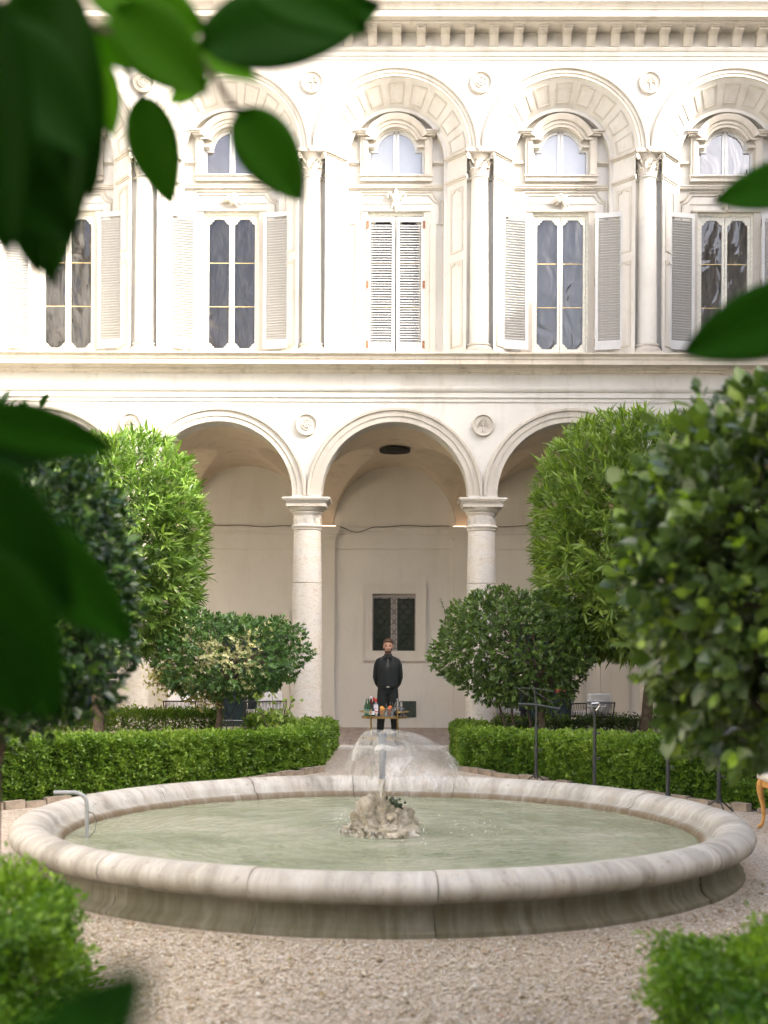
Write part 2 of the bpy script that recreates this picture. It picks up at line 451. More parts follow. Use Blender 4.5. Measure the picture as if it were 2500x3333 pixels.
def clear_glass(name, c, rough=0.03):
    t = NT(name); t.color(c).set(rough=rough, trans=0.92, ior=1.45)
    return t.m
M['glass'] = clear_glass('clear glass', (0.95, 0.97, 0.96))
M['glass_green'] = clear_glass('green bottle glass', (0.07, 0.36, 0.13))
M['glass_red'] = clear_glass('red liqueur glass', (0.35, 0.03, 0.03))
M['glass_dark'] = clear_glass('dark bottle glass', (0.03, 0.02, 0.015))

def emit(name, c, s):
    t = NT(name)
    e = t.n('Emission'); e.inputs[0].default_value = (*c, 1); e.inputs[1].default_value = s
    t.l(e.outputs[0], t.out.inputs[0])
    return t.m
M['led'] = emit('warm strip light', (1.0, 0.62, 0.42), 1.1)

def water_mat():
    t = NT('pool water'); v = t.coord((1.0, 1.6, 1.0))
    n1 = t.noise(v, 0.9, 5, 0.6, 0.6)
    c = t.ramp(n1, [(0.34, (0.16, 0.19, 0.11)), (0.52, (0.25, 0.27, 0.18)), (0.70, (0.33, 0.33, 0.245))])
    n5 = t.noise(v, 3.0, 5, 0.7, 0.5)
    c = t.mix(t.ramp(n5, [(0.58, 0.0), (0.72, 0.6)]), c, (0.11, 0.15, 0.085))
    t.color(c).set(rough=0.06, ior=1.33, spec=0.6)
    w = t.n('TexWave', wave_type='RINGS', rings_direction='SPHERICAL')
    w.inputs['Scale'].default_value = 3.2; w.inputs['Distortion'].default_value = 9.0; w.inputs['Detail'].default_value = 3.0; w.inputs['Detail Scale'].default_value = 2.0
    t.l(t.coord(), w.inputs['Vector'])
    n2 = t.noise(t.coord((1.0, 2.2, 1.0)), 9.0, 4, 0.6, 0.8); n3 = t.noise(v, 30.0, 3, 0.6, 0.4)
    a = t.n('Math', operation='MULTIPLY_ADD'); t.l(w.outputs['Fac'], a.inputs[0]); a.inputs[1].default_value = 0.35; t.l(n2, a.inputs[2])
    b = t.n('Math', operation='MULTIPLY_ADD'); t.l(n3, b.inputs[0]); b.inputs[1].default_value = 0.3; t.l(a.outputs[0], b.inputs[2])
    t.bump(b.outputs[0], 0.8, 0.035)
    return t.m
M['water'] = water_mat()

def sheet_water(name='falling water sheet'):
    t = NT(name); v = t.coord((1, 1, 0.6))
    t.color((0.50, 0.50, 0.47)).set(rough=0.05, ior=1.33, spec=0.8)
    n1 = t.noise(v, 3.2, 6, 0.65, 1.0); n2 = t.noise(t.coord((1.0, 1.0, 0.25)), 22.0, 4, 0.6, 0.6)
    ad = t.n('Math', operation='ADD'); t.l(n1, ad.inputs[0]); t.l(n2, ad.inputs[1])
    t.bump(ad.outputs[0], 0.5, 0.03)
    a = t.n('Attribute', attribute_name='tint')
    lw = t.n('LayerWeight'); lw.inputs['Blend'].default_value = 0.35
    p = t.ramp(n1, [(0.40, 0.10), (0.52, 0.28), (0.66, 0.78)])
    s = t.n('Math', operation='MAXIMUM'); t.l(p, s.inputs[0]); t.l(t.ramp(lw.outputs['Facing'], [(0.5, 0.0), (1.0, 0.38)]), s.inputs[1])
    m = t.n('Math', operation='MULTIPLY'); t.l(s.outputs[0], m.inputs[0])
    # lower down the sheet tears into strands
    th = t.n('Math', operation='SUBTRACT'); th.inputs[0].default_value = 1.0; t.l(a.outputs['Fac'], th.inputs[1])
    sr = t.noise(t.coord((1.0, 1.0, 0.12)), 16.0, 4, 0.6, 0.4)
    df = t.n('Math', operation='SUBTRACT'); t.l(sr, df.inputs[0]); t.l(t.ramp(th.outputs[0], [(0.0, 0.0), (1.0, 0.66)]), df.inputs[1])
    ct = t.n('MapRange'); ct.inputs[1].default_value = 0.0; ct.inputs[2].default_value = 0.16; t.l(df.outputs[0], ct.inputs[0])
    t.l(ct.outputs[0], m.inputs[1])
    tr = t.n('BsdfTransparent'); mx = t.n('MixShader')
    t.l(m.outputs[0], mx.inputs[0]); t.l(tr.outputs[0], mx.inputs[1]); t.l(t.b.outputs[0], mx.inputs[2]); t.l(mx.outputs[0], t.out.inputs[0])
    return t.m
M['sheet'] = sheet_water()

def rock_mat():
    t = NT('tufa rock'); v = t.coord()
    n1 = t.noise(v, 5, 6, 0.7); n2 = t.noise(v, 22, 5, 0.7)
    c = t.ramp(n1, [(0.3, (0.13, 0.115, 0.075)), (0.5, (0.37, 0.33, 0.25)), (0.72, (0.55, 0.505, 0.42))])
    c = t.mix(t.ramp(n2, [(0.56, 0.0), (0.70, 0.7)]), c, (0.10, 0.085, 0.05))
    t.color(c).set(rough=0.8); t.bump(n2, 0.8, 0.02)
    return t.m
M['rock'] = rock_mat()

# ================================================================== THE SETTING
BAY = 2.97
YF = 21.75        # face of the arcade wall
YU = 22.72        # face of the upper wall
YB = 26.1         # back wall of the loggia
XW = 8.91         # inner faces of the side wings

g = MB(); g.add([(-150, -150, 0), (150, -150, 0), (150, 150, 0), (-150, 150, 0)], [(0, 1, 2, 3)])
tag(g.build('ground', M['gravel'], smooth=0), kind='structure')
g = MB(); g.add([(-XW, 21.0, 0.010), (XW, 21.0, 0.010), (XW, YB, 0.010), (-XW, YB, 0.010)], [(0, 1, 2, 3)])
pavement = tag(g.build('pavement', M['joint'], smooth=0), kind='structure')
g = MB(); g.box(-XW, XW, 20.98, 21.5, 0.0, 0.035)
tag(g.build('kerb', M['kerb']), kind='structure')
# paving bricks, laid in a running bond across the loggia
g = MB(); bw, bl = 0.105, 0.26
row = 0; y = 21.52
while y < YB - 0.02:
    x = -3.6 + (row % 2) * bl / 2
    y1 = min(y + bw - 0.014, YB - 0.004)
    while x < 3.6:
        dz = random.uniform(-0.003, 0.003); ox = random.uniform(-0.004, 0.004)
        g.box(x + ox, x + ox + bl - 0.016, y, y1, 0.011, 0.024 + dz)
        x += bl
    y += bw; row += 1
pb = g.build('paving_bricks', M['pave'], pavement, smooth=0, recalc=False)
tag(pb, kind='stuff')

# planted beds (soil) behind the two hedges
for nm, pts in (('bed_soil', [(-1.2, 17.6), (-1.15, 20.9), (-8.8, 20.9), (-8.8, 11.0), (-4.6, 13.2)]),
                ('bed_soil', [(1.15, 17.8), (1.15, 20.9), (8.8, 20.9), (8.8, 11.0), (4.2, 13.2)])):
    g = MB(); g.add([(x, y, 0.012) for x, y in pts], [tuple(range(len(pts)))])
    tag(g.build(nm, M['soil'], smooth=0), kind='structure')

# pebbles of the gravel that can be told apart: real stones, one loose carpet
def pebble_carpet(n):
    X = rng.uniform(-3.4, 3.6, n * 3); Y = rng.uniform(4.6, 9.6, n * 3)
    r = np.hypot(X + 0.087, Y - 10.42)
    keep = (r > 2.88) & (np.abs(X) < Y * 0.32 + 0.15)
    X, Y = X[keep][:n], Y[keep][:n]; n = len(X)
    ico = np.array([(math.cos(k * math.pi / 3), math.sin(k * math.pi / 3), 0.12 * (-1) ** k) for k in range(6)] + [(0.1, 0, 0.95), (0, 0.1, -0.95)])
    fac = np.array([(k, (k + 1) % 6, 6) for k in range(6)] + [((k + 1) % 6, k, 7) for k in range(6)])
    s = rng.lognormal(math.log(0.0062), 0.36, n)
    a = rng.uniform(0, 6.283, n)
    sc = np.stack([s * rng.uniform(0.9, 1.35, n), s * rng.uniform(0.75, 1.1, n), s * rng.uniform(0.5, 0.8, n)], 1)
    P = ico[None] * sc[:, None] * (1 + rng.uniform(-0.2, 0.2, (n, 8, 1)))
    tl = rng.uniform(-0.35, 0.35, n)
    Pz = P[:, :, 2] + P[:, :, 0] * tl[:, None]
    px = P[:, :, 0] * np.cos(a)[:, None] - P[:, :, 1] * np.sin(a)[:, None]
    py = P[:, :, 0] * np.sin(a)[:, None] + P[:, :, 1] * np.cos(a)[:, None]
    V = np.stack([px + X[:, None], py + Y[:, None], Pz + (s * rng.uniform(0.2, 0.9, n))[:, None]], 2).reshape(-1, 3)
    FA = (fac[None] + (np.arange(n) * 8)[:, None, None]).reshape(-1)
    return V, FA, np.repeat(np.clip(rng.beta(2.2, 1.6, n), 0, 1), 8)

def np_mesh(name, V, loops, sizes, tint=None, smooth=True):
    me = bpy.data.meshes.new(name)
    me.vertices.add(len(V)); me.vertices.foreach_set('co', np.ascontiguousarray(V, dtype=np.float32).ravel())
    me.loops.add(len(loops)); me.loops.foreach_set('vertex_index', np.ascontiguousarray(loops, dtype=np.int32))
    me.polygons.add(len(sizes))
    starts = np.concatenate([[0], np.cumsum(sizes)[:-1]]).astype(np.int32)
    me.polygons.foreach_set('loop_start', starts)
    me.polygons.foreach_set('loop_total', np.ascontiguousarray(sizes, dtype=np.int32))
    if smooth: me.polygons.foreach_set('use_smooth', np.ones(len(sizes), dtype=bool))
    me.update(calc_edges=True)
    if tint is not None:
        at_ = me.attributes.new('tint', 'FLOAT', 'POINT')
        at_.data.foreach_set('value', np.ascontiguousarray(tint, dtype=np.float32))
    return me

V, FA, TI = pebble_carpet(48000)
tag(link('gravel', np_mesh('gravel', V, FA, np.full(len(FA) // 3, 3), TI), M['pebble']), 'loose beige and grey pebbles around the fountain', 'gravel', kind='stuff')

# ------------------------------------------------------------------ the palace front
palace = empty('palace', (0, YF, 0))
tag(palace, 'pale stuccoed palace front with arcade below and tall shuttered windows above', 'building')
palace.matrix_world = Matrix.Identity(4)

# arcade wall with five round arches
RA, ZS = 1.24, 4.22
def arch_wall(mb, cx, y0, y1, r, zs, ztop, half, n=40, zb=None):
    pts = [(cx + r * math.cos(math.pi * i / n), zs + r * math.sin(math.pi * i / n)) for i in range(n + 1)]
    if zb is None: zb = zs
    pts = [(cx + r, zb)] + pts + [(cx - r, zb)]
    for i in range(len(pts) - 1):
        (xa, za), (xb, zb_) = pts[i], pts[i + 1]
        mb.add([(xa, y0, za), (xb, y0, zb_), (xb, y1, zb_), (xa, y1, za)], [(0, 1, 2, 3)])
        if abs(xa - xb) > 1e-6:
            for y in (y0, y1):
                mb.add([(xa, y, za), (xb, y, zb_), (xb, y, ztop), (xa, y, ztop)], [(0, 1, 2, 3)])
    for s in (-1, 1):
        a, b = cx + s * r, cx + s * half
        for y in (y0, y1):
            mb.add([(a, y, zb), (b, y, zb), (b, y, ztop), (a, y, ztop)], [(0, 1, 2, 3)])
        mb.add([(a, y0, zb), (b, y0, zb), (b, y1, zb), (a, y1, zb)], [(0, 1, 2, 3)])

bays = [b for b in range(-2, 3)]
mb = MB()
for b in bays:
    arch_wall(mb, b * BAY, YF, YF + 0.5, RA, ZS, 5.80, BAY / 2, zb=4.18)
for s in (-1, 1):
    mb.box(min(s * 7.425, s * XW), max(s * 7.425, s * XW), YF, YF + 0.5, 0, 5.80)
mb.build('arcade_wall', M['plaster'], palace, recalc=False)
# moulded archivolts, cut where neighbours meet
for b in bays:
    m1 = MB()
    cut = 0.0
    m1.arc_band([(RA + 0.005, YF), (RA + 0.005, YF - 0.02), (1.335, YF - 0.02), (1.335, YF - 0.038), (1.42, YF - 0.038), (1.432, YF - 0.07), (1.47, YF - 0.075), (1.485, YF - 0.05), (1.50, YF - 0.03), (1.50, YF)], b * BAY, ZS, cut, math.pi - cut, 72)
    m1.v = [(min(max(x, b * BAY - BAY / 2 + 0.002), b * BAY + BAY / 2 - 0.002), y, z) for x, y, z in m1.v]
    m1.build('archivolt', M['trim'], palace)

# entablature between the storeys
mb = MB()
mb.extrude_x([(YF + 0.2, 5.80), (YF - 0.02, 5.80), (YF - 0.02, 5.865), (YF - 0.045, 5.87), (YF - 0.045, 5.955), (YF - 0.06, 5.96), (YF - 0.085, 5.99), (YF - 0.095, 6.025), (YF - 0.095, 6.04), (YF - 0.012, 6.045), (YF - 0.012, 6.265), (YF + 0.2, 6.265)], -XW, XW)
mb.build('entablature', M['plaster'], palace)
mb = MB()
mb.extrude_x([(YU + 0.7, 6.265), (YF - 0.03, 6.265), (YF - 0.03, 6.285), (YF - 0.06, 6.29), (YF - 0.075, 6.325), (YF - 0.10, 6.33), (YF - 0.10, 6.352), (YF - 0.14, 6.375), (YF - 0.26, 6.385), (YF - 0.285, 6.378), (YF - 0.285, 6.455), (YF - 0.30, 6.46), (YF - 0.31, 6.50), (YF - 0.345, 6.535), (YF - 0.36, 6.54), (YF - 0.36, 6.562), (YU + 0.7, 6.60)], -XW, XW)
mb.build('ledge', M['ledge'], palace)

# roundels
def palm_relief(mb, c, y, s):
    x, z = c
    mb.tube([(x, y, z - 0.75 * s), (x, y - 0.008, z), (x, y, z + 0.72 * s)], [0.09 * s, 0.05 * s, 0.03 * s], 6)
    for k, (zz, le) in enumerate(((0.55, 0.38), (0.35, 0.55), (0.12, 0.66), (-0.08, 0.62))):
        for sd in (-1, 1):
            mb.tube([(x, y, z + zz * s), (x + sd * le * 0.5 * s, y - 0.008, z + (zz + 0.16) * s), (x + sd * le * 0.9 * s, y - 0.006, z + zz * s), (x + sd * le * s, y, z + (zz - 0.28) * s)], [0.05 * s, 0.055 * s, 0.05 * s, 0.03 * s], 5)
    for sd in (-1, 1):
        mb.tube([(x, y, z - 0.7 * s), (x + sd * 0.28 * s, y, z - 0.78 * s)], 0.05 * s, 5)
def rosette_relief(mb, c, y, s):
    x, z = c
    mb.ball((x, y, z), (0.14 * s, 0.02, 0.14 * s), 8, 6)
    for k in range(6):
        a = k * math.pi / 3
        mb.ball((x + 0.30 * s * math.cos(a), y, z + 0.30 * s * math.sin(a)), (0.16 * s, 0.018, 0.16 * s), 8, 6)
    mb.arc_band([(0.55 * s, y + 0.01), (0.55 * s, y - 0.012), (0.62 * s, y - 0.012), (0.62 * s, y + 0.01)], x, z, 0, 2 * math.pi, 28)
def roundel(x, z, y, r, kind):
    Mx = Matrix.Translation((x, y, z)) @ Matrix.Rotation(R(90), 4, 'X')
    mb = MB()
    mb.lathe([(0.0005, 0.0), (r, 0.0), (r * 1.0, 0.045), (r * 0.96, 0.058), (r * 0.88, 0.060), (r * 0.84, 0.045), (r * 0.82, 0.028), (0.0005, 0.024)], seg=36, M=Mx)
    o = mb.build('roundel', M['trim'], palace)
    m2 = MB()
    (palm_relief if kind == 'palm' else rosette_relief)(m2, (x, z), y - 0.032, r * 0.78)
    m2.build('relief', M['trim'], o)
for i in range(-2, 4):
    x = (i - 0.5) * BAY
    roundel(x, 5.41, YF, 0.19, 'palm' if i % 2 else 'rose')
    roundel(x, 11.60, YU, 0.20, 'rose' if i % 2 else 'palm')

# ground-floor columns
def big_column(x):
    c = empty('column', (x, 22.0, 0), 0, palace)
    m1 = MB(); m1.box(-0.36, 0.36, -0.36, 0.36, 0.025, 0.12)
    m1.lathe([(0.001, 0.12), (0.34, 0.12), (0.355, 0.16), (0.34, 0.20), (0.31, 0.21), (0.30, 0.24), (0.325, 0.26), (0.325, 0.29), (0.29, 0.30), (0.001, 0.30)], seg=40)
    m1.build('base', M['travertine'], c)
    zz = [0.30, 1.55, 2.75, 3.64]
    for k in range(3):
        z0, z1 = zz[k] + 0.003, zz[k + 1] - 0.003
        rr = lambda z: 0.270 - 0.038 * ((z - 0.3) / 3.34) ** 1.6
        prof = [(0.001, z0)] + [(rr(z0) - 0.004, z0), (rr(z0), z0 + 0.006)] + [(rr(z0 + (z1 - z0) * i / 6), z0 + (z1 - z0) * i / 6) for i in range(1, 6)] + [(rr(z1), z1 - 0.006), (rr(z1) - 0.004, z1), (0.001, z1)]
        m1 = MB(); m1.lathe(prof, seg=40); m1.build('shaft_drum', M['travertine'], c)
    m1 = MB()
    m1.lathe([(0.001, 3.64), (0.235, 3.64), (0.248, 3.655), (0.25, 3.675), (0.262, 3.685), (0.275, 3.71), (0.262, 3.735), (0.236, 3.742), (0.236, 3.90), (0.248, 3.905), (0.252, 3.922), (0.262, 3.925), (0.268, 3.94), (0.262, 3.955), (0.28, 3.96), (0.305, 3.985), (0.325, 4.03), (0.001, 4.03)], seg=40)
    for k, (h, z0, z1) in enumerate(((0.335, 4.03, 4.095), (0.355, 4.098, 4.125), (0.385, 4.128, 4.152), (0.40, 4.152, 4.18))):
        m1.box(-h, h, -h, h, z0, z1)
    cap = m1.build('capital', M['travertine'], c)
    m2 = MB()
    for k in range(9):
        a = R(-90) + k * 2 * math.pi / 9
        for j in range(-2, 3):
            aa = a + j * 0.07
            m2.tube([(0.238 * math.cos(a + j * 0.02), 0.238 * math.sin(a + j * 0.02), 3.76), (0.243 * math.cos(aa), 0.243 * math.sin(aa), 3.82), (0.238 * math.cos(aa + j * 0.03), 0.238 * math.sin(aa + j * 0.03), 3.872 - abs(j) * 0.014)], 0.008, 5)
    tag(m2.build('neck_relief', M['travertine'], cap), kind='stuff')
    # impost block under the archivolts
    m1 = MB(); m1.box(-0.243, 0.243, -0.30, 0.247, 4.181, 4.219); m1.build('impost', M['plaster'], c)
for i in range(-2, 4):
    big_column((i - 0.5) * BAY)

# ------------------------------------------------------------------ loggia: back wall, pilasters, vaults
DW, DH = 0.64, 2.13
holes = [(-0.44, 0.44, 1.576, 2.73)]
for b in (-2, -1, 1, 2):
    holes.append((b * BAY - DW, b * BAY + DW, 0.02, DH))
mb = MB(); pierced_wall(mb, -XW, XW, 0.0, 5.6, YB, holes, 0.16)
mb.build('loggia_back_wall', M['loggia'], palace, recalc=False)
for s in (-1, 1):
    mb = MB(); mb.box(min(s * 7.425, s * XW), max(s * 7.425, s * XW), YF + 0.502, YB - 0.002, 0.0, 5.6); mb.build('loggia_end_wall', M['loggia'], palace)
mb = MB(); mb.extrude_x([(YB, 3.93), (YB - 0.03, 3.94), (YB - 0.04, 3.97), (YB - 0.075, 4.0), (YB - 0.085, 4.04), (YB - 0.085, 4.06), (YB, 4.065)], -XW, XW)
mb.build('wall_cornice', M['loggia'], palace)
mb = MB(); mb.extrude_x([(YB, 3.615), (YB - 0.012, 3.615), (YB - 0.02, 3.63), (YB - 0.012, 3.645), (YB, 3.65)], -XW, XW)
mb.build('wall_moulding', M['loggia'], palace)
for i in range(-2, 4):
    x = (i - 0.5) * BAY
    m1 = MB(); m1.box(x - 0.285, x + 0.285, YB - 0.08, YB - 0.001, 0.02, 3.62)
    p = m1.build('pilaster', M['loggia_trim'], palace)
    m1 = MB(); m1.box(x - 0.285, x + 0.285, YB - 0.082, YB - 0.0005, 3.655, 3.82); m1.box(x - 0.30, x + 0.30, YB - 0.095, YB - 0.0005, 3.618, 3.652)
    for k, (e, z0, z1) in enumerate(((0.02, 3.822, 3.85), (0.045, 3.852, 3.925), (0.08, 3.927, 3.985), (0.11, 3.987, 4.075))):
        m1.box(x - 0.285 - e, x + 0.285 + e, YB - 0.082 - e, YB - 0.0005, z0, z1)
    cap = m1.build('pilaster_capital', M['loggia_trim'], p)
    m1 = MB()
    for j in range(-3, 4):
        m1.tube([(x + j * 0.008, YB - 0.086, 3.67), (x + j * 0.03, YB - 0.092, 3.74), (x + j * 0.05, YB - 0.086, 3.79 - abs(j) * 0.012)], 0.008, 5)
    m1.build('palmette', M['loggia'], cap)
    # warm strip light lying on top of the capital
    m1 = MB(); m1.box(x - 0.30, x + 0.30, YB - 0.14, YB - 0.115, 4.078, 4.092)
    m1.build('strip_light', M['led'], p)

YV0, YV1 = YF + 0.5, YB
yc, hy_ = (YV0 + YV1) / 2, (YV1 - YV0) / 2
def vault_z(x, y):
    t = (y - YV0) / (YV1 - YV0)
    hx = (1.41 - 0.19 * t) * math.sqrt(max(0.0, 1 - (x / (1.34 - 0.12 * t)) ** 2))
    hy = 1.25 * math.sqrt(max(0.0, 1 - ((y - yc) / (hy_ - 0.02)) ** 2))
    return 4.085 + max(hx, hy)
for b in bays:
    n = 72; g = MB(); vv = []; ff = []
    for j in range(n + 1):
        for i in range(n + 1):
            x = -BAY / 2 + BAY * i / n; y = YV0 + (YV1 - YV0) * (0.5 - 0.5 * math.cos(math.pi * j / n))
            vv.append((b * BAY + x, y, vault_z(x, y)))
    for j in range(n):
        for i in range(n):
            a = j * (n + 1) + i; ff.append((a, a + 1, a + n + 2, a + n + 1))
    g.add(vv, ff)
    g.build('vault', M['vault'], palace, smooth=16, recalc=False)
    # round iron vent in the crown
    if b == 0:
        m1 = MB()
        Mx = Matrix.Translation((b * BAY, yc, 5.335))
        m1.lathe([(0.001, 0.0), (0.24, 0.0), (0.26, -0.015), (0.27, -0.03), (0.285, -0.03), (0.29, 0.03), (0.001, 0.03)], seg=36, M=Mx)
        v = m1.build('ceiling_vent', M['iron'], palace)
        m1 = MB()
        for k in range(-5, 6):
            w = math.sqrt(max(0, 0.24 ** 2 - (k * 0.042) ** 2))
            m1.box(b * BAY - w, b * BAY + w, yc + k * 0.042 - 0.007, yc + k * 0.042 + 0.007, 5.305, 5.318)
        m1.build('vent_grille', M['iron'], v)
mb = MB(); mb.box(-XW, XW, YF + 0.3, YB + 0.6, 5.72, 6.2)
mb.build('upper_floor', M['loggia'], palace)  # unseen slab over the vaults, added to keep sky light out
# sagging cable along the wall cornice
mb = MB(); pts = []
for i in range(121):
    x = -4.4 + 8.8 * i / 120
    z = 4.085 + 0.012 * math.sin(x * 3.1) + 0.01 * math.sin(x * 7.7)
    if -1.15 < x < -0.35: z -= 0.12 * math.sin(math.pi * (x + 1.15) / 0.8) ** 2
    pts.append((x, YB - 0.10, z))
mb.tube(pts, 0.009, 5); mb.build('cable', M['cable'], palace)

def moulded_frame(x0, x1, z0, z1, w, y, mat, name='window_surround', open_bottom=False):
    m1 = MB()
    for k, (t0, t1, d) in enumerate(((0.0, 0.16, 0.065), (0.16, 0.26, 0.05), (0.26, 0.62, 0.035), (0.62, 1.0, 0.02))):
        a, b_ = w * (1 - t0), w * (1 - t1)
        X0, X1, Z0, Z1 = x0 - a, x1 + a, z0 - a, z1 + a
        x2, x3, z2, z3 = x0 - b_, x1 + b_, z0 - b_, z1 + b_
        yb = y - 0.0008
        zb = z0 if open_bottom else Z0
        m1.box(X0, x2, y - d, yb, zb, Z1); m1.box(x3, X1, y - d, yb, zb, Z1)
        m1.box(x2, x3, y - d, yb, z3, Z1)
        if not open_bottom: m1.box(x2, x3, y - d, yb, Z0, z2)
    return m1.build(name, mat, palace)
moulded_frame(-0.44, 0.44, 1.576, 2.73, 0.21, YB, M['loggia_trim'])
for b in (-2, -1, 1, 2):
    moulded_frame(b * BAY - DW, b * BAY + DW, 0.02, DH, 0.22, YB, M['loggia_trim'], 'door_surround', True)
# grilled loggia window
w = empty('loggia_window', (0, YB, 1.576), 0, palace)
m1 = MB(); m1.box(-0.44, 0.44, 0.13, 0.15, 0.0, 1.154); m1.build('pane', M['pane_dark'], w)
m1 = MB()
m1.box(-0.44, 0.44, 0.09, 0.128, 1.06, 1.154); m1.box(-0.066, 0.066, 0.095, 0.128, 0.0, 1.058)
for s in (-1, 1): m1.box(s * 0.43 - 0.01, s * 0.43 + 0.01, 0.10, 0.128, 0.0, 1.058)
m1.build('window_frame', M['grey_wood'], w)
m1 = MB()
for s in (-0.022, 0.022): m1.box(s - 0.004, s + 0.004, 0.088, 0.095, 0.0, 1.058)
m1.build('groove', M['cable'], w)
m1 = MB(); yy = 0.03
m1.tube([(-0.385, yy, 0.05), (0.385, yy, 0.05), (0.385, yy, 1.08), (-0.385, yy, 1.08), (-0.385, yy, 0.05)], 0.006, 5)
cr = 0.096
for rowi in range(10):
    z0 = 0.05 + rowi * 0.102
    if z0 + cr > 1.09: break
    off = 0 if rowi % 2 == 0 else cr
    for k in range(-4, 5):
        x0 = k * 2 * cr + off
        pts = []
        for i in range(13):
            a = math.pi * i / 12
            X, Z = x0 + cr * math.cos(a), z0 + cr * math.sin(a)
            if -0.39 <= X <= 0.39: pts.append((X, yy, Z))
        if len(pts) > 2: m1.tube(pts, 0.0045, 4)
for s in (-1, 1):
    for z in (0.35, 0.8): m1.tube([(s * 0.385, yy, z), (s * 0.445, yy, z)], 0.006, 5)
m1.build('scalloped_grille', M['iron'], w)
# green louvred doors in the side bays
for b in (-2, -1, 1, 2):
    d = empty('loggia_door', (b * BAY, YB, 0.02), 0, palace)
    for s in (-1, 1):
        x0, x1 = (0.004, 0.63) if s > 0 else (-0.63, -0.004)
        m1 = MB()
        m1.box(x0, x0 + 0.09, 0.07, 0.12, 0.0, 2.1); m1.box(x1 - 0.09, x1, 0.07, 0.12, 0.0, 2.1)
        for z in (0.0, 0.95, 1.98): m1.box(x0 + 0.09, x1 - 0.09, 0.07, 0.12, z, z + 0.12)
        m1.build('door_leaf', M['green_door'], d)
        m1 = MB()
        for z0, z1 in ((0.13, 0.94), (1.08, 1.97)):
            k = z0
            while k < z1 - 0.03:
                m1.add([(x0 + 0.09, 0.075, k), (x1 - 0.09, 0.075, k), (x1 - 0.09, 0.115, k + 0.035), (x0 + 0.09, 0.115, k + 0.035)], [(0, 1, 2, 3)]); k += 0.035
        tag(m1.build('louvres', M['green_door'], d, recalc=False), kind='stuff')
# green hatch low on the wall beside the window
m1 = MB(); m1.box(0.09, 0.455, YB - 0.03, YB - 0.0008, 0.235, 0.56); hh = m1.build('wall_hatch', M['hatch'], palace)
m1 = MB()
for (x, z, dx) in ((0.33, 0.53, 0.03), (0.27, 0.46, 0.02), (0.3, 0.40, 0.04), (0.36, 0.26, 0.03), (0.27, 0.42, -0.015)):
    m1.box(x, x + abs(dx) + 0.02, YB - 0.04, YB - 0.0302, z, z + 0.012)
m1.build('hatch_slot', M['iron'], hh)

# ------------------------------------------------------------------ upper storey
ZC, RO, RI, RB = 10.42, 1.485, 1.29, 0.92     # arch centre height; archivolt outer, inner; splay inner
YS, YR = 23.16, 23.32                         # back edge of splay; recessed wall
mb = MB()
for b in bays:
    arch_wall(mb, b * BAY, YU, YU + 0.18, RI, ZC, 12.02, BAY / 2, zb=ZC - 0.02)
for i in range(-2, 4):
    x = (i - 0.5) * BAY
    mb.add([(x - 0.24, 22.95, 6.56), (x + 0.24, 22.95, 6.56), (x + 0.24, 22.95, ZC), (x - 0.24, 22.95, ZC)], [(0, 1, 2, 3)])
for s in (-1, 1):
    a, b_ = sorted((s * 7.6, s * XW)); mb.box(a, b_, YU, YU + 0.3, 6.58, 12.02)
mb.build('upper_wall', M['plaster'], palace, recalc=False)

def arch_win_top(x):
    ax = abs(x)
    if ax > 0.385: return 10.66
    return 10.62 + math.sqrt(max(0.0, 0.385 ** 2 - ax * ax))

slat_mesh = None
def shutter_protos():
    fr = MB(); W, H = 0.50, 2.44
    fr.box(0, 0.055, -0.02, 0.02, 0, H); fr.box(W - 0.055, W, -0.02, 0.02, 0, H)
    fr.box(0.055, W - 0.055, -0.02, 0.02, 0, 0.16); fr.box(0.055, W - 0.055, -0.02, 0.02, H - 0.085, H)
    f = fr.mesh('shutter_frame', 30)
    sl = MB()
    Mx = Matrix.Rotation(R(40), 4, 'X')
    sl.box(0.056, W - 0.056, -0.021, 0.021, -0.0038, 0.0038, Mx)
    s = sl.mesh('slat', 30)
    hm = MB()
    hm.box(-0.012, 0.03, -0.027, -0.02, -0.07, 0.07)
    return f, s, hm.mesh('hinge', 30)
SH_F, SH_S, SH_H = shutter_protos()
SH_F.materials.append(M['white_paint']); SH_S.materials.append(M['white_paint']); SH_H.materials.append(M['rust'])
NSL = 46
def shutter(x, y, z, ang, individual, name='shutter'):
    sh = empty(name, (x, y, z), ang, palace)
    f = link('shutter_frame', SH_F, None, sh)
    for z in (0.14, 1.22, 2.30): link('hinge', SH_H, None, sh, (0, 0, z))
    if individual:
        for k in range(NSL):
            s = link('slat', SH_S, None, sh, (0, 0, 0.185 + k * (2.15 / NSL)))
            s.rotation_euler = (R(random.uniform(-1.5, 1.5)), R(random.uniform(-0.3, 0.3)), 0)
    else:
        vv = [v.co for v in SH_S.vertices]; ff = [tuple(p.vertices) for p in SH_S.polygons]
        m1 = MB()
        for k in range(NSL): m1.add([(v.x, v.y, v.z + 0.185 + k * (2.15 / NSL)) for v in vv], ff)
        tag(m1.build('slat_rows', M['white_paint'], sh, recalc=False), kind='stuff')
    return sh

def pane_edge(x, w2, z0, z1, top):
    """ogee end of a pane"""
    t = abs(x) / w2
    d = 0.0 if t < 0.55 else (0.03 if t < 0.72 else 0.06 + 0.02 * (t - 0.72) / 0.28)
    d += 0.02 * t * t
    return z1 - d if top else z0 + d

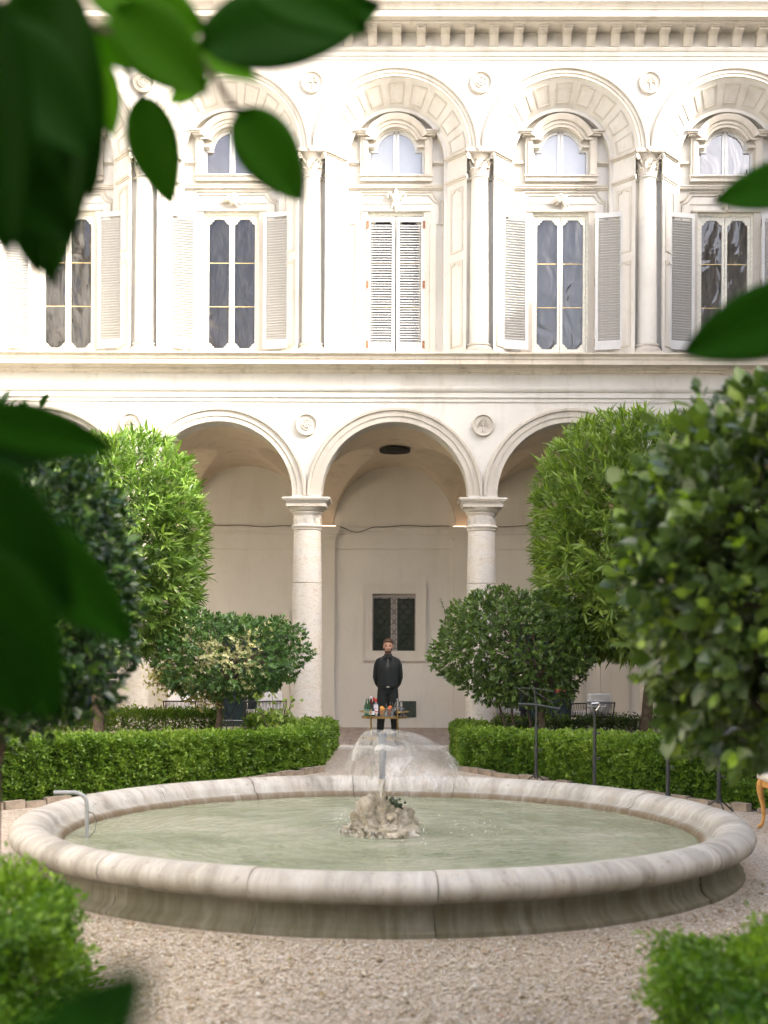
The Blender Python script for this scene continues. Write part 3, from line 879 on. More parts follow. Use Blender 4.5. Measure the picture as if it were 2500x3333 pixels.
def upper_bay(b):
    cx = b * BAY
    # archivolt
    m1 = MB()
    m1.arc_band([(RI, YU), (RI, YU - 0.03), (1.335, YU - 0.03), (1.345, YU - 0.05), (1.40, YU - 0.05), (1.41, YU - 0.085), (1.455, YU - 0.095), (1.47, YU - 0.06), (RO - 0.004, YU - 0.045), (RO - 0.004, YU)], cx, ZC, 0, math.pi, 60)
    m1.build('upper_archivolt', M['trim'], palace)
    # conical splay and jambs
    m1 = MB(); n = 48
    for i in range(n):
        a0, a1 = math.pi * i / n, math.pi * (i + 1) / n
        m1.add([(cx + RI * math.cos(a0), YU, ZC + RI * math.sin(a0)), (cx + RI * math.cos(a1), YU, ZC + RI * math.sin(a1)),
                (cx + RB * math.cos(a1), YS, ZC + RB * math.sin(a1)), (cx + RB * math.cos(a0), YS, ZC + RB * math.sin(a0))], [(0, 1, 2, 3)])
        r2 = 0.86
        m1.add([(cx + RB * math.cos(a0), YS, ZC + RB * math.sin(a0)), (cx + RB * math.cos(a1), YS, ZC + RB * math.sin(a1)),
                (cx + r2 * math.cos(a1), YS, ZC + r2 * math.sin(a1)), (cx + r2 * math.cos(a0), YS, ZC + r2 * math.sin(a0))], [(0, 1, 2, 3)])
        m1.add([(cx + r2 * math.cos(a0), YS, ZC + r2 * math.sin(a0)), (cx + r2 * math.cos(a1), YS, ZC + r2 * math.sin(a1)),
                (cx + r2 * math.cos(a1), YR, ZC + r2 * math.sin(a1)), (cx + r2 * math.cos(a0), YR, ZC + r2 * math.sin(a0))], [(0, 1, 2, 3)])
    for s in (-1, 1):
        P = [(cx + s * 1.245, 22.95), (cx + s * 1.245, YU + 0.06), (cx + s * RI, YU + 0.0), (cx + s * RB, YS), (cx + s * 0.86, YS), (cx + s * 0.86, YR)]
        P = [P[0], (cx + s * 1.245, YU + 0.03), (cx + s * RB, YS), (cx + s * 0.86, YS), (cx + s * 0.86, YR)]
        for k in range(len(P) - 1):
            m1.add([(P[k][0], P[k][1], 6.57), (P[k + 1][0], P[k + 1][1], 6.57), (P[k + 1][0], P[k + 1][1], ZC), (P[k][0], P[k][1], ZC)], [(0, 1, 2, 3)])
    m1.build('splayed_reveal', M['plaster'], palace, recalc=False)
    # coffers on the splay
    def cone(t, a, off):
        nx = 0.78 * off; ny = -0.62 * off
        r = RI + (RB - RI) * t - nx; y = YU + (YS - YU) * t + ny
        return (cx + r * math.cos(a), y, ZC + r * math.sin(a))
    def slab(mb, t0, t1, a0, a1, h, n=5):
        rings = []
        for i in range(n + 1):
            a = a0 + (a1 - a0) * i / n
            rings.append([cone(t0, a, 0), cone(t1, a, 0), cone(t1, a, h), cone(t0, a, h)])
        mb.sweep(rings)
    nc = 9
    for k in range(nc):
        a0 = math.pi * (k + 0.16) / nc; a1 = math.pi * (k + 0.84) / nc
        m1 = MB(); e = 0.022
        slab(m1, 0.16, 0.22, a0, a1, 0.011); slab(m1, 0.80, 0.86, a0, a1, 0.011)
        slab(m1, 0.22, 0.80, a0, a0 + e, 0.011, 1); slab(m1, 0.22, 0.80, a1 - e, a1, 0.011, 1)
        m1.build('coffer', M['trim'], palace)
    # jamb strings and sunk panels
    for s in (-1, 1):
        A = Vector((cx + s * 1.245, YU + 0.03, 0)); B = Vector((cx + s * RB, YS, 0)); d = (B - A).normalized(); nrm = Vector((-s * abs(d.y), -abs(d.x), 0)).normalized()
        def jbox(mb, t0, t1, z0, z1, h):
            p, q = A.lerp(B, t0), A.lerp(B, t1)
            mb.sweep([[p + Vector((0, 0, z0)), q + Vector((0, 0, z0)), q + Vector((0, 0, z1)), p + Vector((0, 0, z1))],
                      [p + nrm * h + Vector((0, 0, z0)), q + nrm * h + Vector((0, 0, z0)), q + nrm * h + Vector((0, 0, z1)), p + nrm * h + Vector((0, 0, z1))]])
        for nm_, hh_ in (('jamb_string', ((9.93, 9.96, 0.02), (9.96, 10.0, 0.04))), ('jamb_impost', ((10.36, 10.385, 0.025), (10.385, 10.43, 0.06))), ('jamb_base', ((6.60, 6.86, 0.025),))):
            m1 = MB()
            for z0, z1, h in hh_: jbox(m1, -0.04, 1.04, z0, z1, h)
            m1.build(nm_, M['trim'], palace)
        for z0, z1 in ((7.0, 8.52), (8.68, 9.82)):
            m1 = MB()
            jbox(m1, 0.18, 0.26, z0, z1, 0.016); jbox(m1, 0.74, 0.82, z0, z1, 0.016); jbox(m1, 0.26, 0.74, z0, z0 + 0.03, 0.016); jbox(m1, 0.26, 0.74, z1 - 0.03, z1, 0.016)
            jbox(m1, 0.26, 0.40, z1 - 0.07, z1 - 0.03, 0.016); jbox(m1, 0.60, 0.74, z1 - 0.07, z1 - 0.03, 0.016)
            m1.build('jamb_panel', M['trim'], palace)
        # strings on the flat strip beside the column
        m1 = MB(); xa, xb = sorted((cx + s * 1.247, cx + s * BAY / 2))
        m1.box(xa, xb - 0.001, 22.91, 22.9495, 9.95, 10.0); m1.build('pier_string', M['trim'], palace)
    # recessed wall with both openings
    m1 = MB()
    xs = [-0.88, -0.5] + [-0.5, -0.385] + [-0.385 + 0.77 * i / 24 for i in range(25)] + [0.385, 0.5] + [0.5, 0.88]
    up = lambda x: ZC + math.sqrt(max(0.0, 0.88 ** 2 - min(abs(x), 0.879) ** 2)) + 0.02
    def strip(xs, lo, hi):
        for i in range(len(xs) - 1):
            a, c = xs[i], xs[i + 1]
            if c - a < 1e-6: continue
            e = 1e-6
            m1.add([(cx + a, YR, lo(a + e)), (cx + c, YR, lo(c - e)), (cx + c, YR, hi(c - e)), (cx + a, YR, hi(a + e))], [(0, 1, 2, 3)])
    nn_ = 14
    strip([-0.88 + 0.38 * i / nn_ for i in range(nn_ + 1)], lambda x: 6.57, up); strip([0.5 + 0.38 * i / nn_ for i in range(nn_ + 1)], lambda x: 6.57, up)
    strip(xs[2:-2], arch_win_top, up)
    strip([-0.5, 0.5], lambda x: 9.52, lambda x: 10.19)
    # reveals
    tp = [(-0.5, 10.19), (-0.5, 10.66), (-0.385, 10.66)] + [(-0.385 * math.cos(math.pi * i / 24), 10.62 + 0.385 * math.sin(math.pi * i / 24)) for i in range(1, 24)] + [(0.385, 10.66), (0.5, 10.66), (0.5, 10.19), (-0.5, 10.19)]
    for i in range(len(tp) - 1):
        (xa, za), (xb, zb) = tp[i], tp[i + 1]
        m1.add([(cx + xa, YR, za), (cx + xb, YR, zb), (cx + xb, YR + 0.12, zb), (cx + xa, YR + 0.12, za)], [(0, 1, 2, 3)])
    for (xa, za), (xb, zb) in (((-0.5, 6.57), (-0.5, 9.52)), ((-0.5, 9.52), (0.5, 9.52)), ((0.5, 9.52), (0.5, 6.57))):
        m1.add([(cx + xa, YR, za), (cx + xb, YR, zb), (cx + xb, YR + 0.14, zb), (cx + xa, YR + 0.14, za)], [(0, 1, 2, 3)])
    m1.build('recessed_wall', M['plaster'], palace, recalc=False)
    # strings across the recess
    m1 = MB()
    for y0, z0, z1 in ((0.03, 9.915, 9.94), (0.06, 9.94, 9.975), (0.075, 9.975, 9.995)): m1.box(cx - 0.858, cx + 0.858, YR - y0, YR - 0.0008, z0, z1)
    for s in (-1, 1):
        xa, xb = sorted((cx + s * 0.66, cx + s * 0.858))
        m1.box(xa, xb, YR - 0.03, YR - 0.0008, 10.36, 10.385); m1.box(xa, xb, YR - 0.06, YR - 0.0008, 10.386, 10.43)
    m1.build('string_course', M['trim'], palace)
    # arched window with its surround and hood
    w = empty('arched_window', (cx, YR, 10.19), 0, palace)
    m1 = MB()
    for s in (-1, 1):
        xa, xb = sorted((s * 0.505, s * 0.645)); m1.box(xa, xb, -0.09, -0.0008, -0.02, 0.66)
        xa, xb = sorted((s * 0.52, s * 0.60)); m1.box(xa, xb, -0.11, -0.0905, -0.02, 0.60)
    m1.box(-0.645, 0.645, -0.09, -0.0008, -0.13, -0.022); m1.box(-0.67, 0.67, -0.12, -0.0908, -0.05, -0.03)
    for s in (-1, 1):
        xa, xb = sorted((s * 0.39, s * 0.503)); m1.box(xa, xb, -0.085, -0.0008, 0.475, 0.52)
        xa, xb = sorted((s * 0.42, s * 0.56)); m1.box(xa, xb, -0.14, -0.1105, 0.60, 0.635)
    m1.build('surround', M['trim'], w)
    m1 = MB()
    m1.arc_band([(0.39, -0.0008), (0.39, -0.10), (0.44, -0.10), (0.445, -0.125), (0.50, -0.125), (0.505, -0.16), (0.56, -0.19), (0.60, -0.20), (0.605, -0.17), (0.625, -0.0008)], 0, 0.45, R(22), R(158), 36)
    for s in (-1, 1):
        for k, (x0, x1, z0, z1, d) in enumerate(((0.53, 0.70, 0.665, 0.695, 0.16), (0.53, 0.73, 0.697, 0.725, 0.19), (0.53, 0.755, 0.727, 0.755, 0.215))):
            xa, xb = sorted((s * x0, s * x1)); m1.box(xa, xb, -d, -0.0008, z0, z1)
    m1.build('hood_mould', M['trim'], w)
    # joinery
    for s in (-1, 1):
        m1 = MB()
        m1.box(*sorted((s * 0.004, s * 0.05)), 0.06, 0.095, 0.0, 0.81)
        m1.box(*sorted((s * 0.46, s * 0.5)), 0.06, 0.095, 0.0, 0.47)
        m1.box(*sorted((s * 0.05, s * 0.46)), 0.06, 0.095, 0.0, 0.045)
        m1.box(*sorted((s * 0.335, s * 0.46)), 0.06, 0.095, 0.43, 0.47)
        aa = (R(8), R(86)) if s > 0 else (R(94), R(172))
        m1.arc_band([(0.34, 0.06), (0.34, 0.095), (0.385, 0.095), (0.385, 0.06)], 0, 0.43, aa[0], aa[1], 16)
        m1.build('sash', M['white_frame'], w)
        m1 = MB(); n = 14
        xs2 = [s * (0.03 + (0.45 - 0.03) * i / n) for i in range(n + 1)]
        for i in range(n):
            a, c = xs2[i], xs2[i + 1]
            tz = lambda x: (0.45 if abs(x) > 0.36 else 0.43 + math.sqrt(max(0.0, 0.36 ** 2 - x * x)))
            m1.add([(a, 0.085, 0.02), (c, 0.085, 0.02), (c, 0.085, tz(c)), (a, 0.085, tz(a))], [(0, 1, 2, 3)])
        m1.build('pane', M['pane_sky'] if b > -1 and b < 2 else M['pane'], w, smooth=0, recalc=False)
    # panel with scooped corners above the french window
    m1 = MB()
    prof = lambda e: [(-0.66 + e, 9.885 - e), (0.66 - e, 9.885 - e), (0.70 - e, 9.80 - e * 0.6), (0.76 - e, 9.735 - e * 0.6), (0.84 - e, 9.70 - e * 0.6), (0.84 - e, 9.30), (0.79 - e, 9.30)]
    def frame_path(pts, w_, y0):
        for (xa, za), (xb, zb) in zip(pts[:-1], pts[1:]):
            m1.tube([(cx + xa, YR - y0, za), (cx + xb, YR - y0, zb)], w_, 4)
    left = [(-x, z) for x, z in prof(0)[1:]]; left.reverse()
    frame_path(left + prof(0)[0:1][:0] + prof(0)[1:], 0.022, 0.01)
    l2 = [(-x, z) for x, z in prof(0.06)[1:]]; l2.reverse()
    frame_path(l2 + prof(0.06)[1:], 0.012, 0.012)
    m1.box(cx - 0.64, cx + 0.64, YR - 0.015, YR - 0.0008, 9.665, 9.68)
    m1.box(cx - 0.62, cx + 0.62, YR - 0.05, YR - 0.0008, 9.525, 9.555)
    for s in (-1, 1):
        xa, xb = sorted((cx + s * 0.62, cx + s * 0.72)); m1.box(xa, xb, YR - 0.05, YR - 0.0008, 6.62, 9.3)
        xa, xb = sorted((cx + s * 0.505, cx + s * 0.62)); m1.box(xa, xb, YR - 0.03, YR - 0.0008, 6.62, 9.524)
    m1.build('window_panel', M['trim'], palace)
    # carved ornament
    m1 = MB(); zo = 9.70; yo = YR - 0.05
    if b % 2 == 0:   # lily
        m1.ball((cx, yo, zo + 0.10), (0.055, 0.045, 0.13), 10, 8)
        m1.ball((cx, yo, zo - 0.10), (0.035, 0.035, 0.10), 10, 8)
        for s in (-1, 1):
            m1.tube([(cx + s * 0.02, yo, zo - 0.03), (cx + s * 0.06, yo - 0.01, zo + 0.08), (cx + s * 0.12, yo - 0.02, zo + 0.14), (cx + s * 0.165, yo - 0.02, zo + 0.10), (cx + s * 0.15, yo - 0.02, zo + 0.05)], [0.025, 0.035, 0.04, 0.03, 0.02], 8)
            m1.tube([(cx + s * 0.02, yo, zo - 0.05), (cx + s * 0.07, yo - 0.01, zo - 0.09), (cx + s * 0.085, yo, zo - 0.14)], [0.02, 0.026, 0.012], 8)
        m1.box(cx - 0.07, cx + 0.07, yo - 0.03, yo + 0.03, zo - 0.055, zo - 0.03)
    else:            # leafy sprig with fruit
        rs = random.Random(b * 7 + 3)
        for k in range(9):
            a = rs.uniform(0, 6.28); le = rs.uniform(0.12, 0.23)
            ex, ez = cx + le * math.cos(a) * 1.15, zo + le * math.sin(a) * 0.62
            m1.tube([(cx + 0.02 * math.cos(a), yo, zo), ((cx + ex) / 2, yo - 0.035, (zo + ez) / 2 + 0.03), (ex, yo - 0.01, ez)], [0.03, 0.055, 0.015], 7)
        for k in range(4): m1.ball((cx + rs.uniform(-0.08, 0.08), yo - 0.05, zo + rs.uniform(-0.05, 0.05)), 0.045, 8, 6)
    m1.build('carved_ornament', M['trim'], palace)
    # french window
    if True:
        w = empty('french_window', (cx, YR, 6.98), 0, palace)
        m1 = MB()
        for s in (-1, 1): m1.box(*sorted((s * 0.465, s * 0.5)), 0.03, 0.11, 0.0, 2.54)
        m1.box(-0.465, 0.465, 0.03, 0.11, 2.485, 2.54); m1.box(-0.52, 0.52, -0.03, 0.11, -0.06, -0.001)
        m1.build('window_frame', M['frame_paint'], w)
        for s in (-1, 1):
            xa, xb = (0.004, 0.46) if s > 0 else (-0.46, -0.004)
            pa, pb_ = xa + 0.044, xb - 0.044; pc = (pa + pb_) / 2; w2 = (pb_ - pa) / 2
            m1 = MB()
            m1.box(xa, pa, 0.05, 0.095, 0.0, 2.484); m1.box(pb_, xb, 0.05, 0.095, 0.0, 2.484)
            n = 22
            for i in range(n):
                u0, u1 = pa + (pb_ - pa) * i / n, pa + (pb_ - pa) * (i + 1) / n
                um = (u0 + u1) / 2 - pc
                m1.box(u0, u1, 0.052, 0.093, pane_edge(um, w2, 0.08, 2.42, True), 2.484)
                m1.box(u0, u1, 0.052, 0.093, 0.0, pane_edge(um, w2, 0.08, 2.42, False))
            lf = m1.build('casement', M['frame_paint'], w)
            zc3 = [0.06, 0.84, 1.63, 2.43]
            for k in range(3):
                m2 = MB(); m2.add([(pa - 0.01, 0.075, zc3[k] + 0.006), (pb_ + 0.01, 0.075, zc3[k] + 0.006), (pb_ + 0.01, 0.075 + random.uniform(-0.004, 0.004), zc3[k + 1] - 0.006), (pa - 0.01, 0.075, zc3[k + 1] - 0.006)], [(0, 1, 2, 3)])
                m2.build('pane', M['pane_see'], lf, smooth=0, recalc=False)
            for z in zc3[1:3]:
                m2 = MB(); m2.box(pa, pb_, 0.066, 0.084, z - 0.006, z + 0.006); m2.build('glazing_bar', M['brass_bar'], lf)
        m2 = MB(); n = 46; ph_ = random.uniform(0, 6); rs_ = random.Random(b + 40)
        cv = []; cf = []
        for j in range(9):
            for i in range(n + 1):
                xx = -0.45 + 0.90 * i / n; sway = 0.10 * math.sin(j * 0.5 + ph_) * (0 if b == 1 else 1)
                cv.append((xx + sway * 0.3, 0.17 + (0.0 if b == 1 else 0.022 * math.sin(xx * 34 + ph_ + 1.2 * math.sin(j * 0.6)) + 0.012 * math.sin(xx * 71 + j * 0.5)), 0.02 + 2.46 * j / 8))
        for j in range(8):
            for i in range(n):
                a_ = j * (n + 1) + i; cf.append((a_, a_ + 1, a_ + n + 2, a_ + n + 1))
        m2.add(cv, cf); m2.build('curtain', M['curtain_pale'] if b == 1 else M['curtain'], w, smooth=180, recalc=False)  # wavy sheet added behind the glass in place of reflections
        hk = MB()
        for s in (-1, 1):
            hk = MB(); hk.tube([(s * 0.60, -0.20, -0.02), (s * 0.40, 0.0, -0.045), (s * 0.30, -0.04, -0.06)], 0.007, 5)
            hk.build('stay_hook', M['rust'], w)
        ind = abs(b) == 1
    if b != 0:
        # leaves folded back against the splays
        sh = shutter(cx + 0.60, YR - 0.20, 6.99, R(-14), ind); sh.scale = (1, -1, 1)
        sh = shutter(cx - 0.60, YR - 0.20, 6.99, R(14), ind); sh.scale = (-1, -1, 1)
    else:
        shutter(cx - 0.515, YR - 0.025, 6.98, 0, True)
        sh = shutter(cx + 0.515, YR - 0.025, 6.98, 0, True); sh.scale = (-1, 1, 1)
M['pane_sky2'] = glass_mat('sky-lit window glass', (0.20, 0.215, 0.24), 0.02, 0.03, 2.0, 0.9, 1.8)
for b in bays: upper_bay(b)

# corinthian half-storey columns
def small_column(x):
    c = empty('upper_column', (x, 22.9, 6.58), 0, palace)
    m1 = MB(); m1.box(-0.25, 0.25, -0.25, 0.046, 0.0, 0.30)
    m1.build('plinth', M['trim'], c)
    m1 = MB()
    m1.lathe([(0.001, 0.30), (0.245, 0.30), (0.255, 0.34), (0.245, 0.375), (0.215, 0.385), (0.205, 0.405), (0.222, 0.42), (0.222, 0.445), (0.19, 0.455), (0.001, 0.455)], seg=36)
    m1.build('base', M['trim'], c)
    m1 = MB(); h0, h1 = 0.455, 3.38
    rr = lambda t: 0.178 - 0.026 * t ** 1.7
    m1.lathe([(0.001, h0)] + [(rr(i / 10), h0 + (h1 - h0) * i / 10) for i in range(11)] + [(0.165, h1), (0.178, h1 + 0.015), (0.165, h1 + 0.03), (0.15, h1 + 0.03), (0.001, h1 + 0.03)], seg=36)
    m1.build('shaft', M['plaster'], c)
    m1 = MB(); z0 = h1 + 0.03
    m1.lathe([(0.001, z0), (0.15, z0), (0.155, z0 + 0.2), (0.18, z0 + 0.33), (0.215, z0 + 0.385), (0.001, z0 + 0.385)], seg=24)
    # concave abacus
    ab = []
    for q in range(4):
        a0 = R(45 + 90 * q)
        for i in range(6):
            t = i / 6; a = a0 + R(90) * t
            r = 0.345 - 0.115 * math.sin(math.pi * t)
            ab.append((r * math.cos(a), r * math.sin(a)))
    m1.sweep([[(px_, py_, z0 + 0.385) for px_, py_ in ab], [(px_ * 1.04, py_ * 1.04, z0 + 0.44) for px_, py_ in ab]])
    cap = m1.build('capital', M['trim'], c)
    m2 = MB()
    for tier, (n, zb, hh, out) in enumerate(((8, z0, 0.15, 0.05), (8, z0 + 0.02, 0.26, 0.065))):
        for k in range(n):
            a = 2 * math.pi * (k + 0.5 * tier) / n
            ca, sa = math.cos(a), math.sin(a)
            rows = []
            for i in range(6):
                t = i / 5
                r = 0.155 + out * t ** 2.2 + 0.008; z = zb + hh * min(1.0, t * 1.12) - (0.035 if i == 5 else 0)
                if i == 5: r += 0.022
                wd = 0.052 * (1 - 0.45 * t) * (1.0 if i % 2 == 0 else 0.82)
                rows.append([Vector((r * ca - sa * q * wd, r * sa + ca * q * wd, z)) + Vector((ca, sa, 0)) * (0.012 if q == 0 else 0) for q in (-1, 0, 1)])
            back = [[p - Vector((ca, sa, 0)) * 0.02 for p in r_] for r_ in rows]
            rings = [r_ + b_[::-1] for r_, b_ in zip(rows, back)]
            m2.sweep(rings)
    m2.build('acanthus', M['trim'], cap)
    m2 = MB()
    for q in range(4):
        a = R(45 + 90 * q); ca, sa = math.cos(a), math.sin(a)
        pts = []
        for i in range(22):
            t = i / 21; an = t * 4.2 * math.pi / 1.6
            if t < 0.3:
                rr_ = 0.17 + 0.11 * t / 0.3; zz_ = z0 + 0.22 + 0.13 * t / 0.3
            else:
                u = (t - 0.3) / 0.7; rad = 0.055 * (1 - 0.8 * u); an = R(110) - u * R(520)
                rr_ = 0.275 + 0.02 + rad * math.cos(an); zz_ = z0 + 0.31 + rad * math.sin(an)
            pts.append((rr_ * ca, rr_ * sa, zz_))
        m2.tube(pts, [0.018 - 0.006 * i / 21 for i in range(22)], 6)
    m2.build('volute', M['trim'], cap)
    m2 = MB(); m2.ball((0, -0.245, z0 + 0.42), (0.045, 0.03, 0.05), 8, 6)
    for k in range(6): m2.ball((0.035 * math.cos(k * 1.047), -0.262, z0 + 0.42 + 0.035 * math.sin(k * 1.047)), 0.02, 6, 5)
    m2.build('rosette', M['trim'], cap)
for i in range(-2, 4): small_column((i - 0.5) * BAY)

# crowning cornice on brackets
mb = MB()
mb.extrude_x([(YU + 0.3, 12.0), (YU - 0.015, 12.0), (YU - 0.015, 12.055), (YU - 0.035, 12.06), (YU - 0.035, 12.135), (YU - 0.055, 12.14), (YU - 0.08, 12.18), (YU - 0.08, 12.20), (YU - 0.03, 12.205), (YU - 0.03, 12.46), (YU + 0.3, 12.46)], -XW, XW)
mb.build('cornice_frieze', M['plaster'], palace)
mb = MB()
mb.extrude_x([(YU + 0.4, 12.46), (YU - 0.40, 12.46), (YU - 0.42, 12.475), (YU - 0.42, 12.50), (YU - 0.55, 12.51), (YU - 0.56, 12.505), (YU - 0.56, 12.61), (YU - 0.575, 12.615), (YU - 0.59, 12.66), (YU - 0.635, 12.70), (YU - 0.66, 12.72), (YU - 0.66, 12.76), (YU - 0.70, 12.80), (YU - 0.70, 12.92), (YU + 0.4, 13.05)], -XW, XW)
mb.build('crowning_cornice', M['trim'], palace)
mb = MB(); mb.box(-XW, XW, YR + 0.9, YR + 1.1, 6.3, 13.0); mb.box(-XW, XW, YU + 0.35, YR + 0.9, 12.48, 12.9); mb.build('rear_wall', M['loggia'], palace)  # unseen backing and roof slab, added to stop light leaking through the windows
corb = MB()
corb.sweep([[(-0.075, y, z) for y, z in ((0, 0.0), (-0.06, 0.0), (-0.09, 0.03), (-0.11, 0.09), (-0.17, 0.16), (-0.25, 0.175), (-0.30, 0.19), (-0.30, 0.23), (0, 0.23))],
            [(0.075, y, z) for y, z in ((0, 0.0), (-0.06, 0.0), (-0.09, 0.03), (-0.11, 0.09), (-0.17, 0.16), (-0.25, 0.175), (-0.30, 0.19), (-0.30, 0.23), (0, 0.23))]])
corb.box(-0.095, 0.095, -0.335, 0, 0.2305, 0.254)
cm = corb.mesh('bracket'); cm.materials.append(M['trim'])
sp = BAY / 7
for k in range(-18, 19):
    link('bracket', cm, None, palace, (k * sp, YU - 0.031, 12.205))

# ------------------------------------------------------------------ the unseen wings that close the court
def wing(name, label, M4, length, holes_n, mat, zs=1.0):
    root = empty(name); root.matrix_world = M4 @ Matrix.Diagonal((1, 1, zs, 1))
    tag(root, label, 'building')
    hs = []
    stp = length / holes_n
    for k in range(holes_n):
        x = -length / 2 + stp * (k + 0.5)
        hs += [(x - 0.55, x + 0.55, 7.2, 9.6), (x - 0.6, x + 0.6, 1.2, 3.4)]
    m1 = MB(); pierced_wall(m1, -length / 2, length / 2, 0, 12.45, 0, hs, 0.25)
    m1.add([(-length / 2, 6, 0), (length / 2, 6, 0), (length / 2, 6, 12.5), (-length / 2, 6, 12.5)], [(0, 1, 2, 3)])
    m1.build('wall', mat, root, recalc=False)
    m1 = MB(); m1.extrude_x([(0, 12.3), (-0.2, 12.45), (-0.55, 12.6), (-0.6, 12.9), (3, 14.0), (6, 12.9), (6, 12.45)], -length / 2, length / 2); m1.build('roof', M['trim'], root)
    m1 = MB(); m1.extrude_x([(0, 6.2), (-0.1, 6.25), (-0.25, 6.4), (-0.25, 6.55), (0, 6.6)], -length / 2, length / 2); m1.build('string_course', M['trim'], root)
    for h in hs:
        m1 = MB(); m1.box(h[0], h[1], 0.18, 0.2, h[2], h[3]); m1.box((h[0] + h[1]) / 2 - 0.04, (h[0] + h[1]) / 2 + 0.04, 0.12, 0.179, h[2], h[3])
        m1.build('window', M['pane'], root)
    return root
wing('east_wing', 'side wing of the palace to the right of the court', Matrix.Translation((XW, 5, 0)) @ Matrix.Rotation(R(-90), 4, 'Z'), 36, 12, M['plaster'], 0.95)  # eave height set so its shadow edge slants across the facade
wing('west_wing', 'side wing of the palace to the left of the court', Matrix.Translation((-XW, 5, 0)) @ Matrix.Rotation(R(90), 4, 'Z'), 36, 12, M['plaster'])
wing('south_wing', 'wing of the palace facing the arcade across the court', Matrix.Translation((0, -11, 0)) @ Matrix.Rotation(R(180), 4, 'Z'), 17.8, 6, M['loggia'], 0.58)  # lowered to let more sky light reach the loggia

# ================================================================== FOUNTAIN
FX, FY = -0.087, 10.42
fountain = empty('fountain_basin', (FX, FY, 0))
tag(fountain, 'large round stone fountain basin with thick rolled rim on the gravel', 'fountain')
RIM = [(2.76, 0.0), (2.822, 0.0), (2.822, 0.030), (2.805, 0.040), (2.778, 0.052), (2.755, 0.08), (2.745, 0.13), (2.745, 0.175), (2.752, 0.194), (2.77, 0.204), (2.80, 0.206), (2.85, 0.212), (2.887, 0.240), (2.905, 0.285), (2.893, 0.33), (2.853, 0.368), (2.79, 0.390), (2.72, 0.388), (2.66, 0.368), (2.615, 0.33), (2.595, 0.295), (2.58, 0.272), (2.555, 0.264), (2.525, 0.252), (2.507, 0.23), (2.50, 0.19), (2.50, 0.02), (2.80, 0.02)]
NS = 16
for k in range(NS):
    a0 = R(-83) + 2 * math.pi * k / NS; a1 = a0 + 2 * math.pi / NS
    jt = random.Random(k); dr = jt.uniform(-0.006, 0.006); dz = jt.uniform(-0.004, 0.004)
    m1 = MB(); gp = 0.0012
    prof = [(r + dr, z + (dz if z > 0.04 else 0)) for r, z in RIM]
    m1.lathe(prof, seg=22, a0=a0 + gp, a1=a1 - gp)
    m1.build('rim_stone', M['basin'], fountain, smooth=40)
m1 = MB(); m1.lathe([(2.55, 0.03), (2.74, 0.03), (2.74, 0.20), (2.78, 0.24), (2.78, 0.34), (2.68, 0.352), (2.62, 0.30), (2.55, 0.22)], seg=96)
m1.v = m1.v; m1.build('mortar_bed', M['mortar'], fountain)
m1 = MB(); m1.lathe([(0.001, 0.0), (2.75, 0.0), (2.75, 0.04), (0.001, 0.04)], seg=64); m1.build('basin_floor', M['basin'], fountain)
# water surface: gently rippled sheet
n_r, n_a = 70, 150; vv = []; ff = []
for i in range(n_r + 1):
    r = 0.02 + 2.50 * (i / n_r)
    for j in range(n_a):
        a = 2 * math.pi * j / n_a
        x, y_ = r * math.cos(a), r * math.sin(a)
        z = 0.007 * math.sin(r * 26 + mnoise.noise((x * 2, y_ * 2, 5)) * 3) * math.exp(-r * 0.9) + 0.0055 * mnoise.noise((x * 3, y_ * 5, 0)) + 0.0025 * mnoise.noise((x * 9, y_ * 14, 3))
        vv.append((x, y_, z))
for i in range(n_r):
    for j in range(n_a):
        a = i * n_a + j; b_ = i * n_a + (j + 1) % n_a
        ff.append((a, b_, b_ + n_a, a + n_a))
m1 = MB(); m1.add(vv, ff)
tag(m1.build('water', M['water'], loc=(FX, FY, 0.205), smooth=180, recalc=False), 'pale green rippled water filling the round basin', kind='structure')
# tufa rock with nozzle
rock = empty('fountain_rock', (FX, FY, 0.19)); tag(rock, 'rough tufa rock with nozzle pipe in the middle of the basin', 'rock')
bm = bmesh.new(); bmesh.ops.create_icosphere(bm, subdivisions=5, radius=1.0)
for v in bm.verts:
    d = v.co.normalized()
    nz = mnoise.fractal(d * 1.9 + Vector((3.1, 0, 1)), 0.8, 2.2, 5) * 0.30 + mnoise.fractal(d * 7, 0.6, 2.1, 4) * 0.20
    rr_ = 1.0 + nz
    up_ = max(d.z, -0.2)
    tp_r = 1.12 - 0.42 * max(0, d.z)
    v.co = Vector((d.x * rr_ * 0.27 * tp_r, d.y * rr_ * 0.25 * tp_r, up_ * rr_ * 0.29))
me = bpy.data.meshes.new('rock'); bm.to_mesh(me); bm.free()
link('rock', me, M['rock'], rock)
m1 = MB()
for k in range(60):
    a = random.uniform(-0.5, 0.5); m1.ball((0.10 + random.gauss(0, 0.028), -0.05 + random.gauss(0, 0.03), 0.245 + random.gauss(0, 0.028)), random.uniform(0.008, 0.02), 6, 5)
tag(m1.build('moss_clump', M['moss'], rock), kind='stuff')
m1 = MB(); m1.tube([(-0.004, 0, 0.20), (-0.002, 0, 0.34)], [0.028, 0.02], 12); m1.tube([(0, 0, 0.34), (0, 0, 0.41)], [0.018, 0.016], 12)
m1.tube([(0, 0, 0.41), (0, 0, 0.46)], [0.026, 0.026], 12)
m1.build('nozzle', M['rock'], rock)
